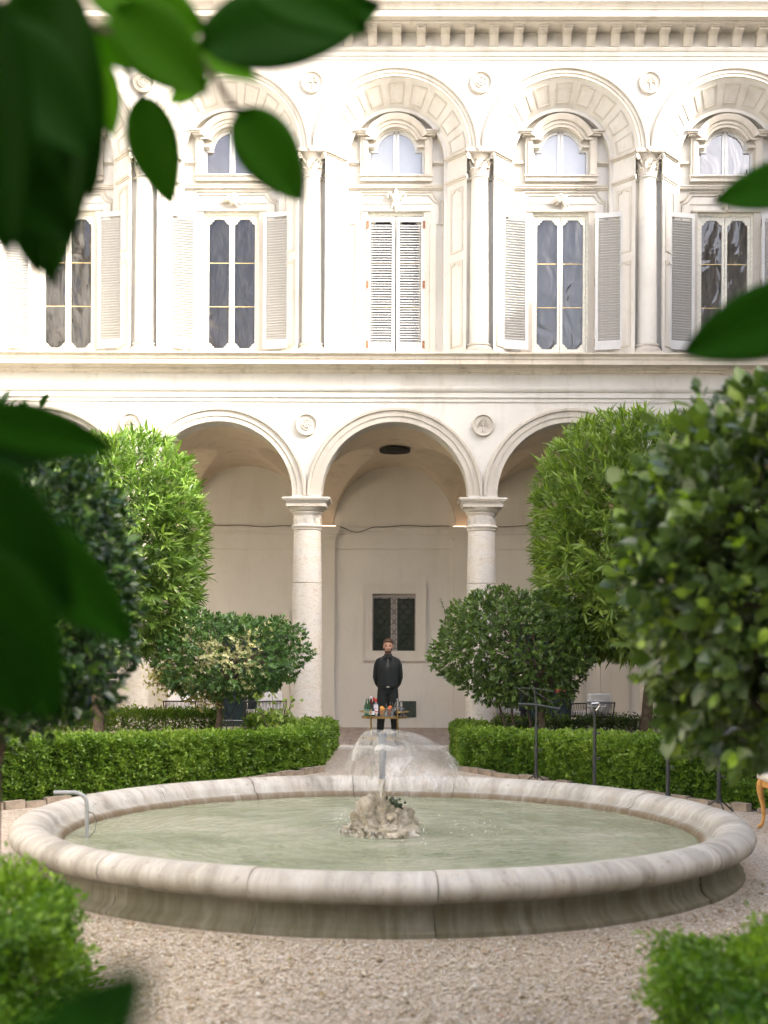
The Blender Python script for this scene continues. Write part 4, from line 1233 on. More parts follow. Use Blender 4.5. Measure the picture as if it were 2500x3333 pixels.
# the water bell blown towards the back right
jet = empty('water_bell', (FX, FY, 0.205)); tag(jet, 'clear bell of falling water spreading from the nozzle of the fountain', 'water jet')
NA, NT_ = 120, 48; Vv = []; loops = []; tint = []
ZT = 0.80
for j in range(NT_ + 1):
    t = j / NT_
    for i in range(NA):
        a = 2 * math.pi * i / NA
        lean = math.cos(a - R(25))
        reach = 0.60 + 0.30 * lean + 0.07 * mnoise.noise((math.cos(a) * 2, math.sin(a) * 2, 1.3))
        lim = 1.0 if lean > -0.2 else 1.0
        r = 0.035 + reach * t ** 0.85
        z = ZT + 0.03 - 0.055 * (1 - t) * 0 - (ZT - 0.0) * (t ** 2.3) + 0.02 * mnoise.noise((math.cos(a) * 3, math.sin(a) * 3, t * 4))
        if t < 0.08: z -= 0.02 * (1 - t / 0.08)
        r *= 1 + 0.05 * mnoise.noise((math.cos(a) * 4, math.sin(a) * 4, t * 3 + 5))
        Vv.append((r * math.cos(a), r * math.sin(a), z))
        fade = 1.0 if t < 0.35 else max(0.0, 1 - (t - 0.35) / (0.55 + 0.10 * mnoise.noise((math.cos(a) * 5, math.sin(a) * 5, 9))))
        tint.append(fade)
for j in range(NT_):
    for i in range(NA):
        a = j * NA + i; b_ = j * NA + (i + 1) % NA
        loops += [a, b_, b_ + NA, a + NA]
me = np_mesh('water_sheet', np.array(Vv), np.array(loops), np.full(NA * NT_, 4), np.array(tint))
link('water_sheet', me, M['sheet'], jet)
M['jet'] = glass_mat('upright water jet', (0.13, 0.15, 0.18), 0.08, 0.3, 14.0, 0.8, 1.4)
m1 = MB(); m1.tube([(0, 0, 0.44), (0.001, 0, 0.60), (0.0, 0, 0.74), (0, 0, ZT + 0.012)], [0.026, 0.028, 0.030, 0.034], 14)
m1.build('jet_column', M['jet'], jet)
M['drop'] = simple('white spray', (0.80, 0.82, 0.80), 0.2, 0, 0.03)
m1 = MB()
for k in range(110):
    a = random.uniform(0, 6.283); t = random.random()
    lean = math.cos(a - R(25)); r = (0.60 + 0.30 * lean) * random.uniform(0.85, 1.12)
    z = random.uniform(0.004, 0.30) ** 1.6
    m1.ball((r * math.cos(a), r * math.sin(a), z), random.uniform(0.0015, 0.0045), 5, 4)
for k in range(220):
    a = random.uniform(0, 6.283); r = random.uniform(0.26, 0.36)
    m1.ball((r * math.cos(a), r * math.sin(a), random.uniform(0.002, 0.05)), random.uniform(0.002, 0.005), 5, 4)
tag(m1.build('spray', M['drop'], jet), kind='stuff')
# overflow pipe
m1 = MB(); P0 = [(-2.40, 10.1, 0.05), (-2.40, 10.1, 0.44), (-2.405, 10.1, 0.495), (-2.425, 10.1, 0.53), (-2.46, 10.1, 0.552), (-2.50, 10.1, 0.56), (-2.66, 10.1, 0.558)]
m1.tube(P0, 0.0165, 10)
pp = m1.build('overflow_pipe', M['grey_plastic']); tag(pp, 'grey bent plastic pipe standing in the water at the left rim', 'pipe')
m1 = MB(); m1.tube([(-2.385, 10.09, 0.20), (-2.33, 10.08, 0.27), (-2.32, 10.08, 0.34), (-2.35, 10.09, 0.40), (-2.39, 10.09, 0.41)], 0.003, 5)
m1.build('thin_wire', M['black_metal'], pp)

# ================================================================== FOLIAGE
TEMPL = {
 'lance': ([(0, 0, 0), (0.38, 0.5, 0.0), (0.38, -0.5, 0.0), (0.72, 0.34, -0.06), (0.72, -0.34, -0.06), (1, 0, -0.17)],
           [(0, 2, 1), (1, 2, 4, 3), (3, 4, 5)]),
 'ovate': ([(0, 0, 0), (0.30, 0.46, 0.05), (0.30, -0.46, 0.05), (0.68, 0.44, 0.03), (0.68, -0.44, 0.03), (1, 0, -0.10), (0.35, 0, -0.02), (0.7, 0, -0.05)],
           [(0, 6, 1), (0, 2, 6), (1, 6, 7, 3), (6, 2, 4, 7), (3, 7, 5), (7, 4, 5)]),
 'holly': ([(0, 0, 0), (0.22, 0.5, 0.10), (0.36, 0.28, 0.0), (0.52, 0.52, 0.12), (0.68, 0.24, 0.0), (1, 0, -0.06), (0.68, -0.24, 0.0), (0.52, -0.52, 0.12), (0.36, -0.28, 0.0), (0.22, -0.5, 0.10)],
           [(0, 2, 1), (0, 9, 8), (0, 8, 2), (2, 8, 6, 4), (2, 4, 3), (8, 7, 6), (4, 6, 5)]),
 'small': ([(0, 0, 0), (0.5, 0.5, 0.04), (1, 0, -0.05), (0.5, -0.5, 0.04)], [(0, 3, 2, 1)]),
}
def unit(a): return a / np.maximum(1e-9, np.linalg.norm(a, axis=1, keepdims=True))
def leaf_mesh(name, P, D, N, L, W, shape, tint):
    tv, tf = TEMPL[shape]; tv = np.array(tv, float); k = len(tv); n = len(P)
    D = unit(D); S = unit(np.cross(D, N)); U = np.cross(S, D)
    V = (P[:, None] + L[:, None, None] * tv[None, :, 0:1] * D[:, None] + W[:, None, None] * tv[None, :, 1:2] * S[:, None] + L[:, None, None] * tv[None, :, 2:3] * U[:, None]).reshape(-1, 3)
    lp = np.concatenate([np.array(f) for f in tf]); sz = np.array([len(f) for f in tf])
    loops = (lp[None] + (np.arange(n) * k)[:, None]).ravel(); sizes = np.tile(sz, n)
    return np_mesh(name, V, loops, sizes, np.repeat(tint, k), smooth=False)

def lump(dirs, seed, amp, freq=3.0, k=9):
    r = np.random.default_rng(seed); o = np.zeros(len(dirs))
    for i in range(k):
        w = r.normal(0, freq, 3); o += np.cos(dirs @ w + r.uniform(0, 6.28))
    return amp * o / math.sqrt(k)

def crown_shell(n, c, rad, seed, p=2.0, shell=0.35, amp=0.06, freq=3.5, zcut=-1.0):
    r = np.random.default_rng(seed)
    d = unit(r.normal(0, 1, (n * 2, 3)))
    d = d[d[:, 2] > zcut][:n]
    q = (np.abs(d) ** p).sum(1) ** (-1 / p)
    s = q * (1 + lump(d, seed + 1, amp, freq))
    depth = 1 - shell * r.uniform(0, 1, len(d)) ** 1.7
    u = d * (s * depth)[:, None]
    return np.array(c) + u * np.array(rad), unit(d / np.array(rad)), r, depth

def sprigs(name, C, Dn, r, per, Lr, Wl, shape, mat, parent, spread=0.9, up=0.25, droop=0.0, stem=0.05, tint_fn=None):
    n = len(C)
    ax = unit(Dn + np.array([0, 0, up]) + r.normal(0, 0.35, (n, 3)))
    t1 = unit(np.cross(ax, r.normal(0, 1, (n, 3)))); t2 = np.cross(ax, t1)
    P = []; D = []; N = []; T = []
    base = np.clip(r.normal(0.45, 0.2, n), 0, 1)
    for k in range(per):
        a = k * 2.4 + r.uniform(-0.4, 0.4, n)
        h = k / max(1, per - 1)
        sp_ = spread * (1 - 0.65 * h) * r.uniform(0.7, 1.2, n)
        rad_ = np.cos(a)[:, None] * t1 + np.sin(a)[:, None] * t2
        d = unit(ax + rad_ * sp_[:, None] - np.array([0, 0, droop]))
        P.append(C + ax * (stem * h)); D.append(d); N.append(unit(ax * 0.8 - rad_ * 0.3 + r.normal(0, 0.25, (n, 3)) + np.array([0, 0, 0.5])))
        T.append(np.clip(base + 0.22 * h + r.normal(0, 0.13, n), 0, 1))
    P = np.concatenate(P); D = np.concatenate(D); N = np.concatenate(N); T = np.concatenate(T)
    if tint_fn is not None: T = tint_fn(P, T, r)
    L = r.uniform(Lr[0], Lr[1], len(P)) * np.clip(r.lognormal(-0.03, 0.26, len(P)), 0.5, 1.6); W = L * Wl * r.uniform(0.8, 1.2, len(P))
    return link(name, leaf_mesh(name, P, D, N, L, W, shape, T), mat, parent)

def limbs(name, parent, base, top, r0, tips, seed, mat=None, fork=None):
    rs = random.Random(seed)
    base, top = Vector(base), Vector(top)
    m1 = MB()
    pts = [base.lerp(top, i / 6) + Vector((rs.uniform(-1, 1), rs.uniform(-1, 1), 0)) * r0 * 0.6 * (0 if i == 0 else 1) for i in range(7)]
    m1.tube(pts, [r0 * (1.25 if i == 0 else 1) * (1 - 0.45 * i / 6) for i in range(7)], 10)
    for tp in tips:
        tp = Vector(tp); st = pts[rs.choice((4, 5, 6))]
        mid = st.lerp(tp, 0.5) + Vector((rs.uniform(-1, 1), rs.uniform(-1, 1), rs.uniform(0.2, 1))) * 0.1
        m1.tube([st, mid, tp], [r0 * 0.42, r0 * 0.28, r0 * 0.10], 6)
    return m1.build(name, mat or M['bark'], parent, smooth=60)

def tip_points(c, rad, n, seed, f=0.75):
    rs = random.Random(seed); out = []
    for k in range(n):
        d = Vector((rs.gauss(0, 1), rs.gauss(0, 1), rs.gauss(0.3, 0.7))).normalized()
        out.append((c[0] + d.x * rad[0] * f, c[1] + d.y * rad[1] * f, c[2] + d.z * rad[2] * f))
    return out

# --- tall willow-leaved trees
def tall_tree(c, rad, label, mat, seed, n, per, p=2.8, Lr=(0.11, 0.19)):
    t = empty('willow_leaved_tree', (c[0], c[1], 0)); tag(t, label, 'tree', 'tall clipped trees in the beds')
    cc = (0, 0, c[2])
    C, D, r, dep = crown_shell(n, cc, rad, seed, p=p, shell=0.48, amp=0.045, freq=3.0)
    sprigs('crown', C, D, r, per, Lr, 0.17, 'lance', mat, t, 0.95, 0.35, 0.10, 0.07)
    limbs('trunk', t, (0, 0, 0.01), (0, 0, c[2] - rad[2] * 0.2), 0.09, tip_points(cc, rad, 16, seed), seed)
    return t
tall_tree((-4.45, 19.4, 3.13), (1.50, 1.1, 1.66), 'tall bright green clipped tree with narrow leaves left of the arcade', M['leaf_tall'], 21, 4800, 9)
tall_tree((3.75, 18.9, 3.27), (1.55, 1.25, 1.70), 'tall yellow-green clipped tree with narrow leaves right of the arcade', M['leaf_tall2'], 22, 5200, 9, 3.0)

# --- holly trees beside the path
def holly(c, rad, label, seed, n, vari, mtrunks):
    t = empty('holly_tree', (c[0], c[1], 0)); tag(t, label, 'tree', 'small round holly trees by the path')
    cc = (0, 0, c[2])
    C, D, r, dep = crown_shell(n, cc, rad, seed, p=2.1, shell=0.45, amp=0.10, freq=4.0)
    def tf(P, T, r_):
        T = 0.02 + T * 0.62
        if vari:
            q = np.array([mnoise.noise((x * 1.5 + 3, y_ * 1.5, z * 1.7)) for x, y_, z in P]) + 0.45 * np.exp(-(((P[:, 0] - 0.05) / 0.55) ** 2 + ((P[:, 2] - c[2] - 0.05) / 0.32) ** 2)) + r_.normal(0, 0.12, len(P)) - 0.02
            T = np.where((q > 0.36) & (r_.uniform(0, 1, len(P)) < 0.7), r_.uniform(0.8, 1.0, len(P)), T)
        return T
    sprigs('crown', C, D, r, 6, (0.04, 0.075), 0.62, 'holly', M['leaf_holly'] if vari else M['leaf_holly2'], t, 1.5, 0.3, 0.0, 0.06, tf)
    tips = tip_points(cc, (rad[0], rad[1], rad[2] * 0.8), 14, seed)
    limbs('trunk', t, (mtrunks[0], 0, 0.01), (mtrunks[1], 0, c[2] - rad[2] * 0.45), 0.06, tips, seed)
    for k, (bx, tx) in enumerate(mtrunks[2:]):
        limbs('stem', t, (bx, 0.05, 0.01), (tx, 0.0, c[2] - rad[2] * 0.5), 0.024, tips[k:k + 2], seed + k)
    # thin shoots poking out of the clipped outline
    m1 = MB(); rs = random.Random(seed)
    Pp = []
    for k in range(9):
        a = rs.uniform(0, 6.28); x0, y0 = rad[0] * 0.85 * math.cos(a), rad[1] * 0.7 * math.sin(a)
        z0 = c[2] + rad[2] * 0.5; ln_ = rs.uniform(0.12, 0.30)
        pts = [(x0, y0, z0 - 0.1), (x0 * 1.1, y0, z0 + ln_ * 0.5), (x0 * 1.16, y0, z0 + ln_)]
        m1.tube(pts, [0.005, 0.004, 0.002], 5)
        for i in range(8): Pp.append(Vector(pts[1]).lerp(Vector(pts[2]), i / 7))
    tag(m1.build('shoots', M['bark'], t), kind='stuff')
    Pp = np.array([tuple(p) for p in Pp]); n2 = len(Pp)
    link('shoot_leaves', leaf_mesh('shoot_leaves', Pp, r.normal(0, 1, (n2, 3)), r.normal(0, 1, (n2, 3)) + [0, 0, 1], r.uniform(0.03, 0.05, n2), r.uniform(0.018, 0.03, n2), 'ovate', np.full(n2, 0.62)), M['leaf_holly'], t)
    return t
holly((-2.42, 19.0, 1.53), (1.05, 0.95, 0.62), 'round holly tree with cream variegated patches left of the path', 31, 2300, True, (-0.17, -0.08))
holly((1.80, 18.6, 1.73), (1.16, 1.0, 0.80), 'round dark green holly tree on several stems right of the path', 32, 2900, False, (0.38, 0.32, (0.05, -0.2), (-0.05, -0.42), (0.22, 0.08), (0.15, 0.5)))
# pale ivy trails hanging from the variegated holly
m1 = MB(); Pp = []; rs = random.Random(5)
iv = empty('ivy_trail', (-3.35, 18.75, 0)); tag(iv, 'yellowing ivy trail hanging off the left of the variegated holly', 'ivy')
for k in range(6):
    x0, z0 = rs.uniform(-0.1, 0.3), rs.uniform(1.1, 1.35); pts = []
    for i in range(7):
        pts.append((x0 + 0.09 * i + rs.uniform(-0.04, 0.04), rs.uniform(-0.05, 0.1), z0 - 0.09 * i * rs.uniform(0.8, 1.2) + 0.02 * i * i * 0.2))
    m1.tube(pts, 0.005, 5)
    for i in range(6):
        for q in range(7): Pp.append(Vector(pts[i]).lerp(Vector(pts[i + 1]), q / 7))
for k in range(260): Pp.append(Vector((rs.gauss(-0.02, 0.13), rs.gauss(0, 0.1), rs.gauss(1.22, 0.12))))
m1.build('stem', M['bark'], iv); Pp = np.array([tuple(p) for p in Pp]); n2 = len(Pp)
M['leaf_ivy'] = attr_mat('yellowing ivy leaf', [(0.0, (0.20, 0.17, 0.055)), (0.6, (0.42, 0.39, 0.16)), (1.0, (0.55, 0.54, 0.26))], 0.5, 0.3)
link('leaves', leaf_mesh('ivy_leaves', Pp, rng.normal(0, 1, (n2, 3)) + [0, 0, -0.4], rng.normal(0, 1, (n2, 3)) + [0, -0.8, 0.3], rng.uniform(0.04, 0.07, n2), rng.uniform(0.035, 0.06, n2), 'holly', rng.uniform(0, 1, n2)), M['leaf_ivy'], iv)
# light green seedling bush in front of the holly trunk
sb = empty('sapling', (-1.66, 18.35, 0)); tag(sb, 'light green broad-leaved sapling in front of the variegated holly', 'plant')
m1 = MB(); Pp = []; rs = random.Random(8)
for k in range(9):
    a = rs.uniform(0, 6.28); q = rs.uniform(0.1, 0.42); h = rs.uniform(0.55, 1.2)
    p0, p1, p2 = Vector((0, 0, 0.01)), Vector((q * 0.5 * math.cos(a), q * 0.4 * math.sin(a), h * 0.55)), Vector((q * math.cos(a), q * 0.6 * math.sin(a), h))
    m1.tube([p0, p1, p2], [0.01, 0.007, 0.003], 5)
    for i in range(26):
        t = rs.uniform(0.25, 1); Pp.append((p0.lerp(p1, t * 2) if t < 0.5 else p1.lerp(p2, t * 2 - 1)) + Vector((rs.gauss(0, 0.05), rs.gauss(0, 0.05), rs.gauss(0, 0.03))))
m1.build('stem', M['bark'], sb); Pp = np.array([tuple(p) for p in Pp]); n2 = len(Pp)
link('leaves', leaf_mesh('sapling_leaves', Pp, rng.normal(0, 1, (n2, 3)) + [0, 0, -0.2], rng.normal(0, 0.6, (n2, 3)) + [0, -0.5, 1], rng.uniform(0.07, 0.12, n2), rng.uniform(0.045, 0.08, n2), 'holly', rng.uniform(0.35, 1, n2)), M['leaf_tall2'], sb)

# --- clipped hedges: a path of (x, y, height) with a thickness
def hedge(name, label, path, thick, mat, dens, leaf, seed, group, rough=0.03, core=True, round_=0.09, shape='small', inward=1, bare=0.0, parent=None, low=0.03, lumpy=1.0):
    r = np.random.default_rng(seed)
    pts = [Vector((p[0], p[1], 0)) for p in path]; hs_ = [p[2] for p in path]
    o = pts[0].copy()
    t = parent or empty(name, o)
    if parent is None: tag(t, label, 'hedge', group)
    else: o = Vector(parent.location)
    P = []; N = []
    segn = []
    for i in range(len(pts)):
        d = (pts[min(i + 1, len(pts) - 1)] - pts[max(i - 1, 0)]).normalized(); segn.append(Vector((-d.y, d.x, 0)) * inward)
    total = 0
    lens = [(pts[i + 1] - pts[i]).length for i in range(len(pts) - 1)]
    for i, ln_ in enumerate(lens):
        h = (hs_[i] + hs_[i + 1]) / 2
        per = 2 * h + thick
        n = int(dens * ln_ * per)
        u = r.uniform(0, 1, n); s = r.uniform(0, per, n)
        A, B = np.array(pts[i]), np.array(pts[i + 1]); NA_, NB_ = np.array(segn[i]), np.array(segn[i + 1])
        H = hs_[i] + (hs_[i + 1] - hs_[i]) * u
        Q = A[None] * (1 - u)[:, None] + B[None] * u[:, None]; NN = unit(NA_[None] * (1 - u)[:, None] + NB_[None] * u[:, None])
        off = np.where(s < h, 0.0, np.where(s < h + thick, s - h, thick)); zz = np.where(s < h, s / h * H, np.where(s < h + thick, H, (per - s) / h * H))
        nor = np.where((s < h)[:, None], -NN, np.where((s < h + thick)[:, None], np.array([[0, 0, 1.0]]), NN))
        # rounded shoulders
        e = np.minimum(off, thick - off); drop = np.where((s >= h) & (s <= h + thick), round_ * np.clip(1 - e / round_, 0, 1) ** 2 * 0.6, 0)
        zz = zz - drop
        pos = Q + NN * off[:, None] + np.array([0, 0, 1.0]) * zz[:, None]
        P.append(pos); N.append(nor)
        if i in (0, len(lens) - 1):   # end faces
            j = 0 if i == 0 else len(pts) - 1
            m_ = int(dens * hs_[j] * thick); q = np.array(pts[j])[None] + np.array(segn[j])[None] * r.uniform(0, thick, m_)[:, None] + np.array([0, 0, 1.0]) * (r.uniform(0, 1, m_) * hs_[j])[:, None]
            dd = (pts[0] - pts[1]).normalized() if j == 0 else (pts[-1] - pts[-2]).normalized()
            P.append(q); N.append(np.repeat(np.array(dd)[None], m_, 0))
    P = np.concatenate(P); N = np.concatenate(N)
    bumpn = lump(P, seed + 5, 0.022 * lumpy, 9.0, 12) + lump(P, seed + 6, 0.026, 30.0, 16)
    dep = -0.10 * r.uniform(0, 1, len(P)) ** 1.8 + rough * r.normal(0, 0.55, len(P)) + bumpn
    P = P + N * dep[:, None]
    keep = P[:, 2] > low
    if bare > 0:
        cl = lump(P * np.array([1, 1, 0.2]), seed + 9, 0.5, 5.0, 8)
        keep &= ~((P[:, 2] < bare + 0.12 * cl) & (r.uniform(0, 1, len(P)) < 0.86))
    P, N, bumpn = P[keep], N[keep], bumpn[keep]
    D = unit(N * 0.9 + r.normal(0, 0.75, P.shape) + np.array([0, 0, 0.45]))
    Nn = unit(N * 0.4 + r.normal(0, 0.6, P.shape) + np.array([0, 0, 0.6]))
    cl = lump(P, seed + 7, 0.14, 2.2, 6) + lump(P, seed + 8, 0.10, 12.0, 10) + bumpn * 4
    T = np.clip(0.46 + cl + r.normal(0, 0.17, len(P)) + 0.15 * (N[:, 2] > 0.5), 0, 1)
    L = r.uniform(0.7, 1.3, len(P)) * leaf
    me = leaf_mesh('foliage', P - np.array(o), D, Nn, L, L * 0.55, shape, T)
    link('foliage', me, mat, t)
    if core:
        m1 = MB(); ins = 0.10 + 0.08 * (lumpy > 1); rings = []
        for i, p in enumerate(pts):
            d = (pts[min(i + 1, len(pts) - 1)] - pts[max(i - 1, 0)]).normalized()
            pp_ = p + (d * 0.12 if i == 0 else (d * -0.12 if i == len(pts) - 1 else Vector()))
            a = pp_ + segn[i] * ins - o; b_ = pp_ + segn[i] * (thick - ins) - o
            rings.append([Vector((a.x, a.y, 0.005)), Vector((b_.x, b_.y, 0.005)), Vector((b_.x, b_.y, hs_[i] - ins)), Vector((a.x, a.y, hs_[i] - ins))])
        m1.sweep(rings); m1.build('inner_twigs', M['twig'], t)  # solid dark block, interior shade put into its colour
    else:
        m1 = MB(); rs = random.Random(seed)
        for i, ln_ in enumerate(lens):
            k = 0.0
            while k < ln_:
                u = k / ln_; b0 = pts[i].lerp(pts[i + 1], u) + segn[i] * thick * rs.uniform(0.3, 0.7) - o
                for q in range(4):
                    a = rs.uniform(0, 6.28); e = rs.uniform(0.04, 0.16); h = hs_[i] * rs.uniform(0.7, 0.95)
                    m1.tube([b0 + Vector((0, 0, 0.0)), b0 + Vector((e * 0.4 * math.cos(a), e * 0.4 * math.sin(a), h * 0.5)), b0 + Vector((e * math.cos(a), e * math.sin(a), h))], [0.008, 0.006, 0.003], 5)
                k += rs.uniform(0.16, 0.30)
        m1.build('stems', M['bark'], t)
    return t
HG = 'clipped box hedges round the fountain'
Lp = [(-6.6, 11.6, 0.74), (-5.2, 12.45, 0.73), (-4.1, 13.35, 0.71), (-3.2, 14.35, 0.66), (-2.2, 15.6, 0.60), (-1.42, 16.75, 0.545), (-1.02, 17.5, 0.53)]
Rp = [(1.00, 17.7, 0.53), (1.40, 17.0, 0.545), (2.1, 15.85, 0.60), (3.0, 14.6, 0.66), (3.85, 13.45, 0.71), (4.9, 12.45, 0.73), (6.3, 11.6, 0.74)]
hl = hedge('box_hedge', 'long clipped box hedge left of the fountain, turning along the path', Lp, 0.50, M['leaf_box'], 10500, 0.042, 41, HG, inward=1)
hedge('box_hedge', '', [(-1.02, 17.45, 0.53), (-0.98, 19.4, 0.50), (-0.95, 20.9, 0.47)], 0.52, M['leaf_box'], 9500, 0.042, 42, HG, inward=1, parent=hl)
hr_ = hedge('box_hedge', 'long clipped box hedge right of the fountain behind the light stands', Rp, 0.50, M['leaf_box'], 10500, 0.042, 43, HG, inward=1)
hedge('box_hedge', '', [(0.95, 20.9, 0.45), (0.96, 19.4, 0.48), (0.98, 17.6, 0.53)], 0.52, M['leaf_box'], 9500, 0.042, 44, HG, inward=1, parent=hr_)
BG = 'thin hedges along the loggia kerb'
hedge('thin_hedge', 'thin leggy hedge along the kerb before the left arches', [(-7.2, 19.9, 0.66), (-4.5, 19.9, 0.66), (-2.75, 19.9, 0.66)], 0.42, M['leaf_box'], 5200, 0.038, 45, BG, core=False, bare=0.34, rough=0.06, low=0.05)
hedge('thin_hedge', 'short leggy hedge between the variegated holly and the path hedge', [(-2.3, 20.1, 0.56), (-1.5, 20.1, 0.52)], 0.40, M['leaf_box'], 4200, 0.038, 46, BG, core=False, bare=0.22, rough=0.06, low=0.05)
hedge('thin_hedge', 'thin leggy dark hedge along the kerb before the right arches', [(1.55, 20.0, 0.52), (2.9, 20.0, 0.54), (4.4, 19.7, 0.60), (7.4, 19.2, 0.60)], 0.42, M['leaf_citrus'], 4200, 0.04, 47, BG, core=False, bare=0.32, rough=0.07, low=0.05)
# near hedges at either side of the viewer's path
NG = 'low box hedges beside the viewer'
hedge('near_hedge', 'blurred bright box hedge in the near left corner', [(-1.15, 2.6, 0.86), (-1.14, 3.6, 0.87), (-1.15, 4.3, 0.90), (-1.20, 4.85, 0.84)], 0.75, M['leaf_boxnear'], 14000, 0.027, 48, NG, inward=1, shape='small', rough=0.05, round_=0.30, lumpy=3.0)
hedge('near_hedge', 'blurred bright box hedge in the near right corner', [(1.05, 4.85, 0.66), (0.99, 4.4, 0.73), (0.95, 3.8, 0.72), (0.93, 2.8, 0.74)], 0.75, M['leaf_boxnear'], 14000, 0.027, 49, NG, inward=1, shape='small', rough=0.05, round_=0.30, lumpy=3.0)
# edging stones along the foot of the fountain hedges
for pts_, lab in ((Lp, 'row of low edging stones under the left fountain hedge'), (Rp, 'row of low edging stones under the right fountain hedge')):
    ed = empty('edging', (pts_[0][0], pts_[0][1], 0)); tag(ed, lab, 'edging')
    for i in range(len(pts_) - 1):
        a, b_ = Vector(pts_[i][:2]), Vector(pts_[i + 1][:2]); d = (b_ - a); ln_ = d.length; d.normalize(); nn = Vector((d.y, -d.x)); k = 0.0
        while k < ln_ - 0.1:
            w_ = random.uniform(0.2, 0.32); p = a + d * (k + w_ / 2) + nn * 0.10
            m1 = MB(); m1.box(-w_ / 2 + 0.008, w_ / 2 - 0.008, -0.045, 0.045, 0, random.uniform(0.05, 0.085))
            m1.build('edging_stone', M['edging'], ed, (p.x - pts_[0][0], p.y - pts_[0][1], 0), math.atan2(d.y, d.x) + random.uniform(-0.06, 0.06)); k += w_

# --- near standard shrubs, blurred at both sides
def standard(name, c, rad, label, seed, n, per, Lr, wl, mat, p=2.2, shell=0.5, amp=0.09, trunk=None, up=0.3, group=None):
    t = empty(name, (c[0], c[1], 0)); tag(t, label, 'tree', group)
    cc = (0, 0, c[2])
    C, D, r, dep = crown_shell(n, cc, rad, seed, p=p, shell=shell, amp=amp, freq=4.5)
    def tf(P, T, r_): return np.clip(np.where(r_.uniform(0, 1, len(P)) < 0.13, 0.8 + 0.2 * r_.uniform(0, 1, len(P)), T * 0.75), 0, 1)
    sprigs('crown', C, D, r, per, Lr, wl, 'ovate', mat, t, 1.3, up, 0.0, Lr[0] * 0.9, tf)
    limbs('trunk', t, (0, 0, 0.01), (0, 0, c[2] - rad[2] * 0.3), trunk or 0.035, tip_points(cc, rad, 14, seed), seed)
    return t
standard('bay_tree', (-1.66, 5.3, 1.98), (0.60, 0.55, 0.64), 'blurred dark glossy bush at the left edge before the palace', 51, 4600, 5, (0.030, 0.050), 0.50, M['leaf_citrus_l'], group='blurred bushes at the picture edges')
standard('laurel_tree', (1.53, 4.7, 2.03), (0.70, 0.6, 0.64), 'blurred large-leaved green bush at the right edge before the palace', 52, 2600, 5, (0.050, 0.082), 0.58, M['leaf_citrus'], amp=0.14, group='blurred bushes at the picture edges')
# citrus trees in the beds, mostly behind those bushes
standard('citrus_tree', (-4.30, 15.3, 2.35), (1.15, 1.0, 1.35), 'dark tree behind the left fountain hedge, its trunk showing', 53, 1500, 5, (0.07, 0.10), 0.5, M['leaf_citrus'], trunk=0.10, group='dark trees in the beds')
standard('citrus_tree', (4.42, 15.1, 2.15), (1.15, 1.0, 1.25), 'dark tree behind the right fountain hedge, its trunk showing', 54, 1500, 5, (0.07, 0.10), 0.5, M['leaf_citrus'], trunk=0.11, group='dark trees in the beds')

# --- big leaves right before the lens
def big_leaf(parent, o, base, tip, width, seed, tint, face=None, fold=0.10, bend=0.10):
    rs = random.Random(seed)
    base, tip = Vector(base), Vector(tip); d = tip - base; L = d.length; d.normalize()
    nrm = Vector(face if face else (rs.uniform(-0.3, 0.3), -1, rs.uniform(-0.2, 0.4))); s = d.cross(nrm).normalized(); u = s.cross(d).normalized()
    nu, nv = 14, 6; vv = []; ff = []
    for i in range(nu + 1):
        t = i / nu; w_ = width / 2 * (math.sin(math.pi * min(1, t ** 0.82)) ** 0.72) * (1 - 0.12 * t) if 0 < t < 1 else 0.001
        for j in range(nv + 1):
            q = (j / nv) * 2 - 1
            h = fold * width * abs(q) - bend * L * (t * t) + 0.012 * math.sin(9 * t + 3 * q) * L * 0.15
            vv.append(base - o + d * (L * t) + s * (q * w_) + u * h)
    for i in range(nu):
        for j in range(nv):
            a = i * (nv + 1) + j; ff.append((a, a + 1, a + nv + 2, a + nv + 1))
    m1 = MB(); m1.add(vv, ff); me = m1.mesh('leaf', 180, False)
    at_ = me.attributes.new('tint', 'FLOAT', 'POINT'); at_.data.foreach_set('value', np.full(len(vv), tint, dtype=np.float32))
    lf = link('leaf', me, M['leaf_near'], parent)
    so = lf.modifiers.new('thickness', 'SOLIDIFY'); so.thickness = 0.0006
    return lf
def Q(x, y, Y):       # a point seen at a 1659-wide pixel
    return at(x * 1.507, y * 1.507, Y)
def branch(label, leaves, twigs, loc):
    o = Vector(loc); b = empty('leafy_branch', o); tag(b, label, 'branch', 'branches hanging before the lens')
    for k, (bx, by, tx, ty, w_, Y, ti, dy) in enumerate(leaves):
        p, q = Q(bx, by, Y), Q(tx, ty, Y + dy)
        big_leaf(b, o, p, q, w_ * 1.507 / F * Y, int(bx * 3 + ty), ti)
    m1 = MB()
    for tw in twigs: m1.tube([Q(x, y, Y) - o for x, y, Y in tw], [0.006, 0.005, 0.0035][:len(tw)] if len(tw) <= 3 else 0.004, 6)
    m1.build('twig', M['bark'], b)
    return b
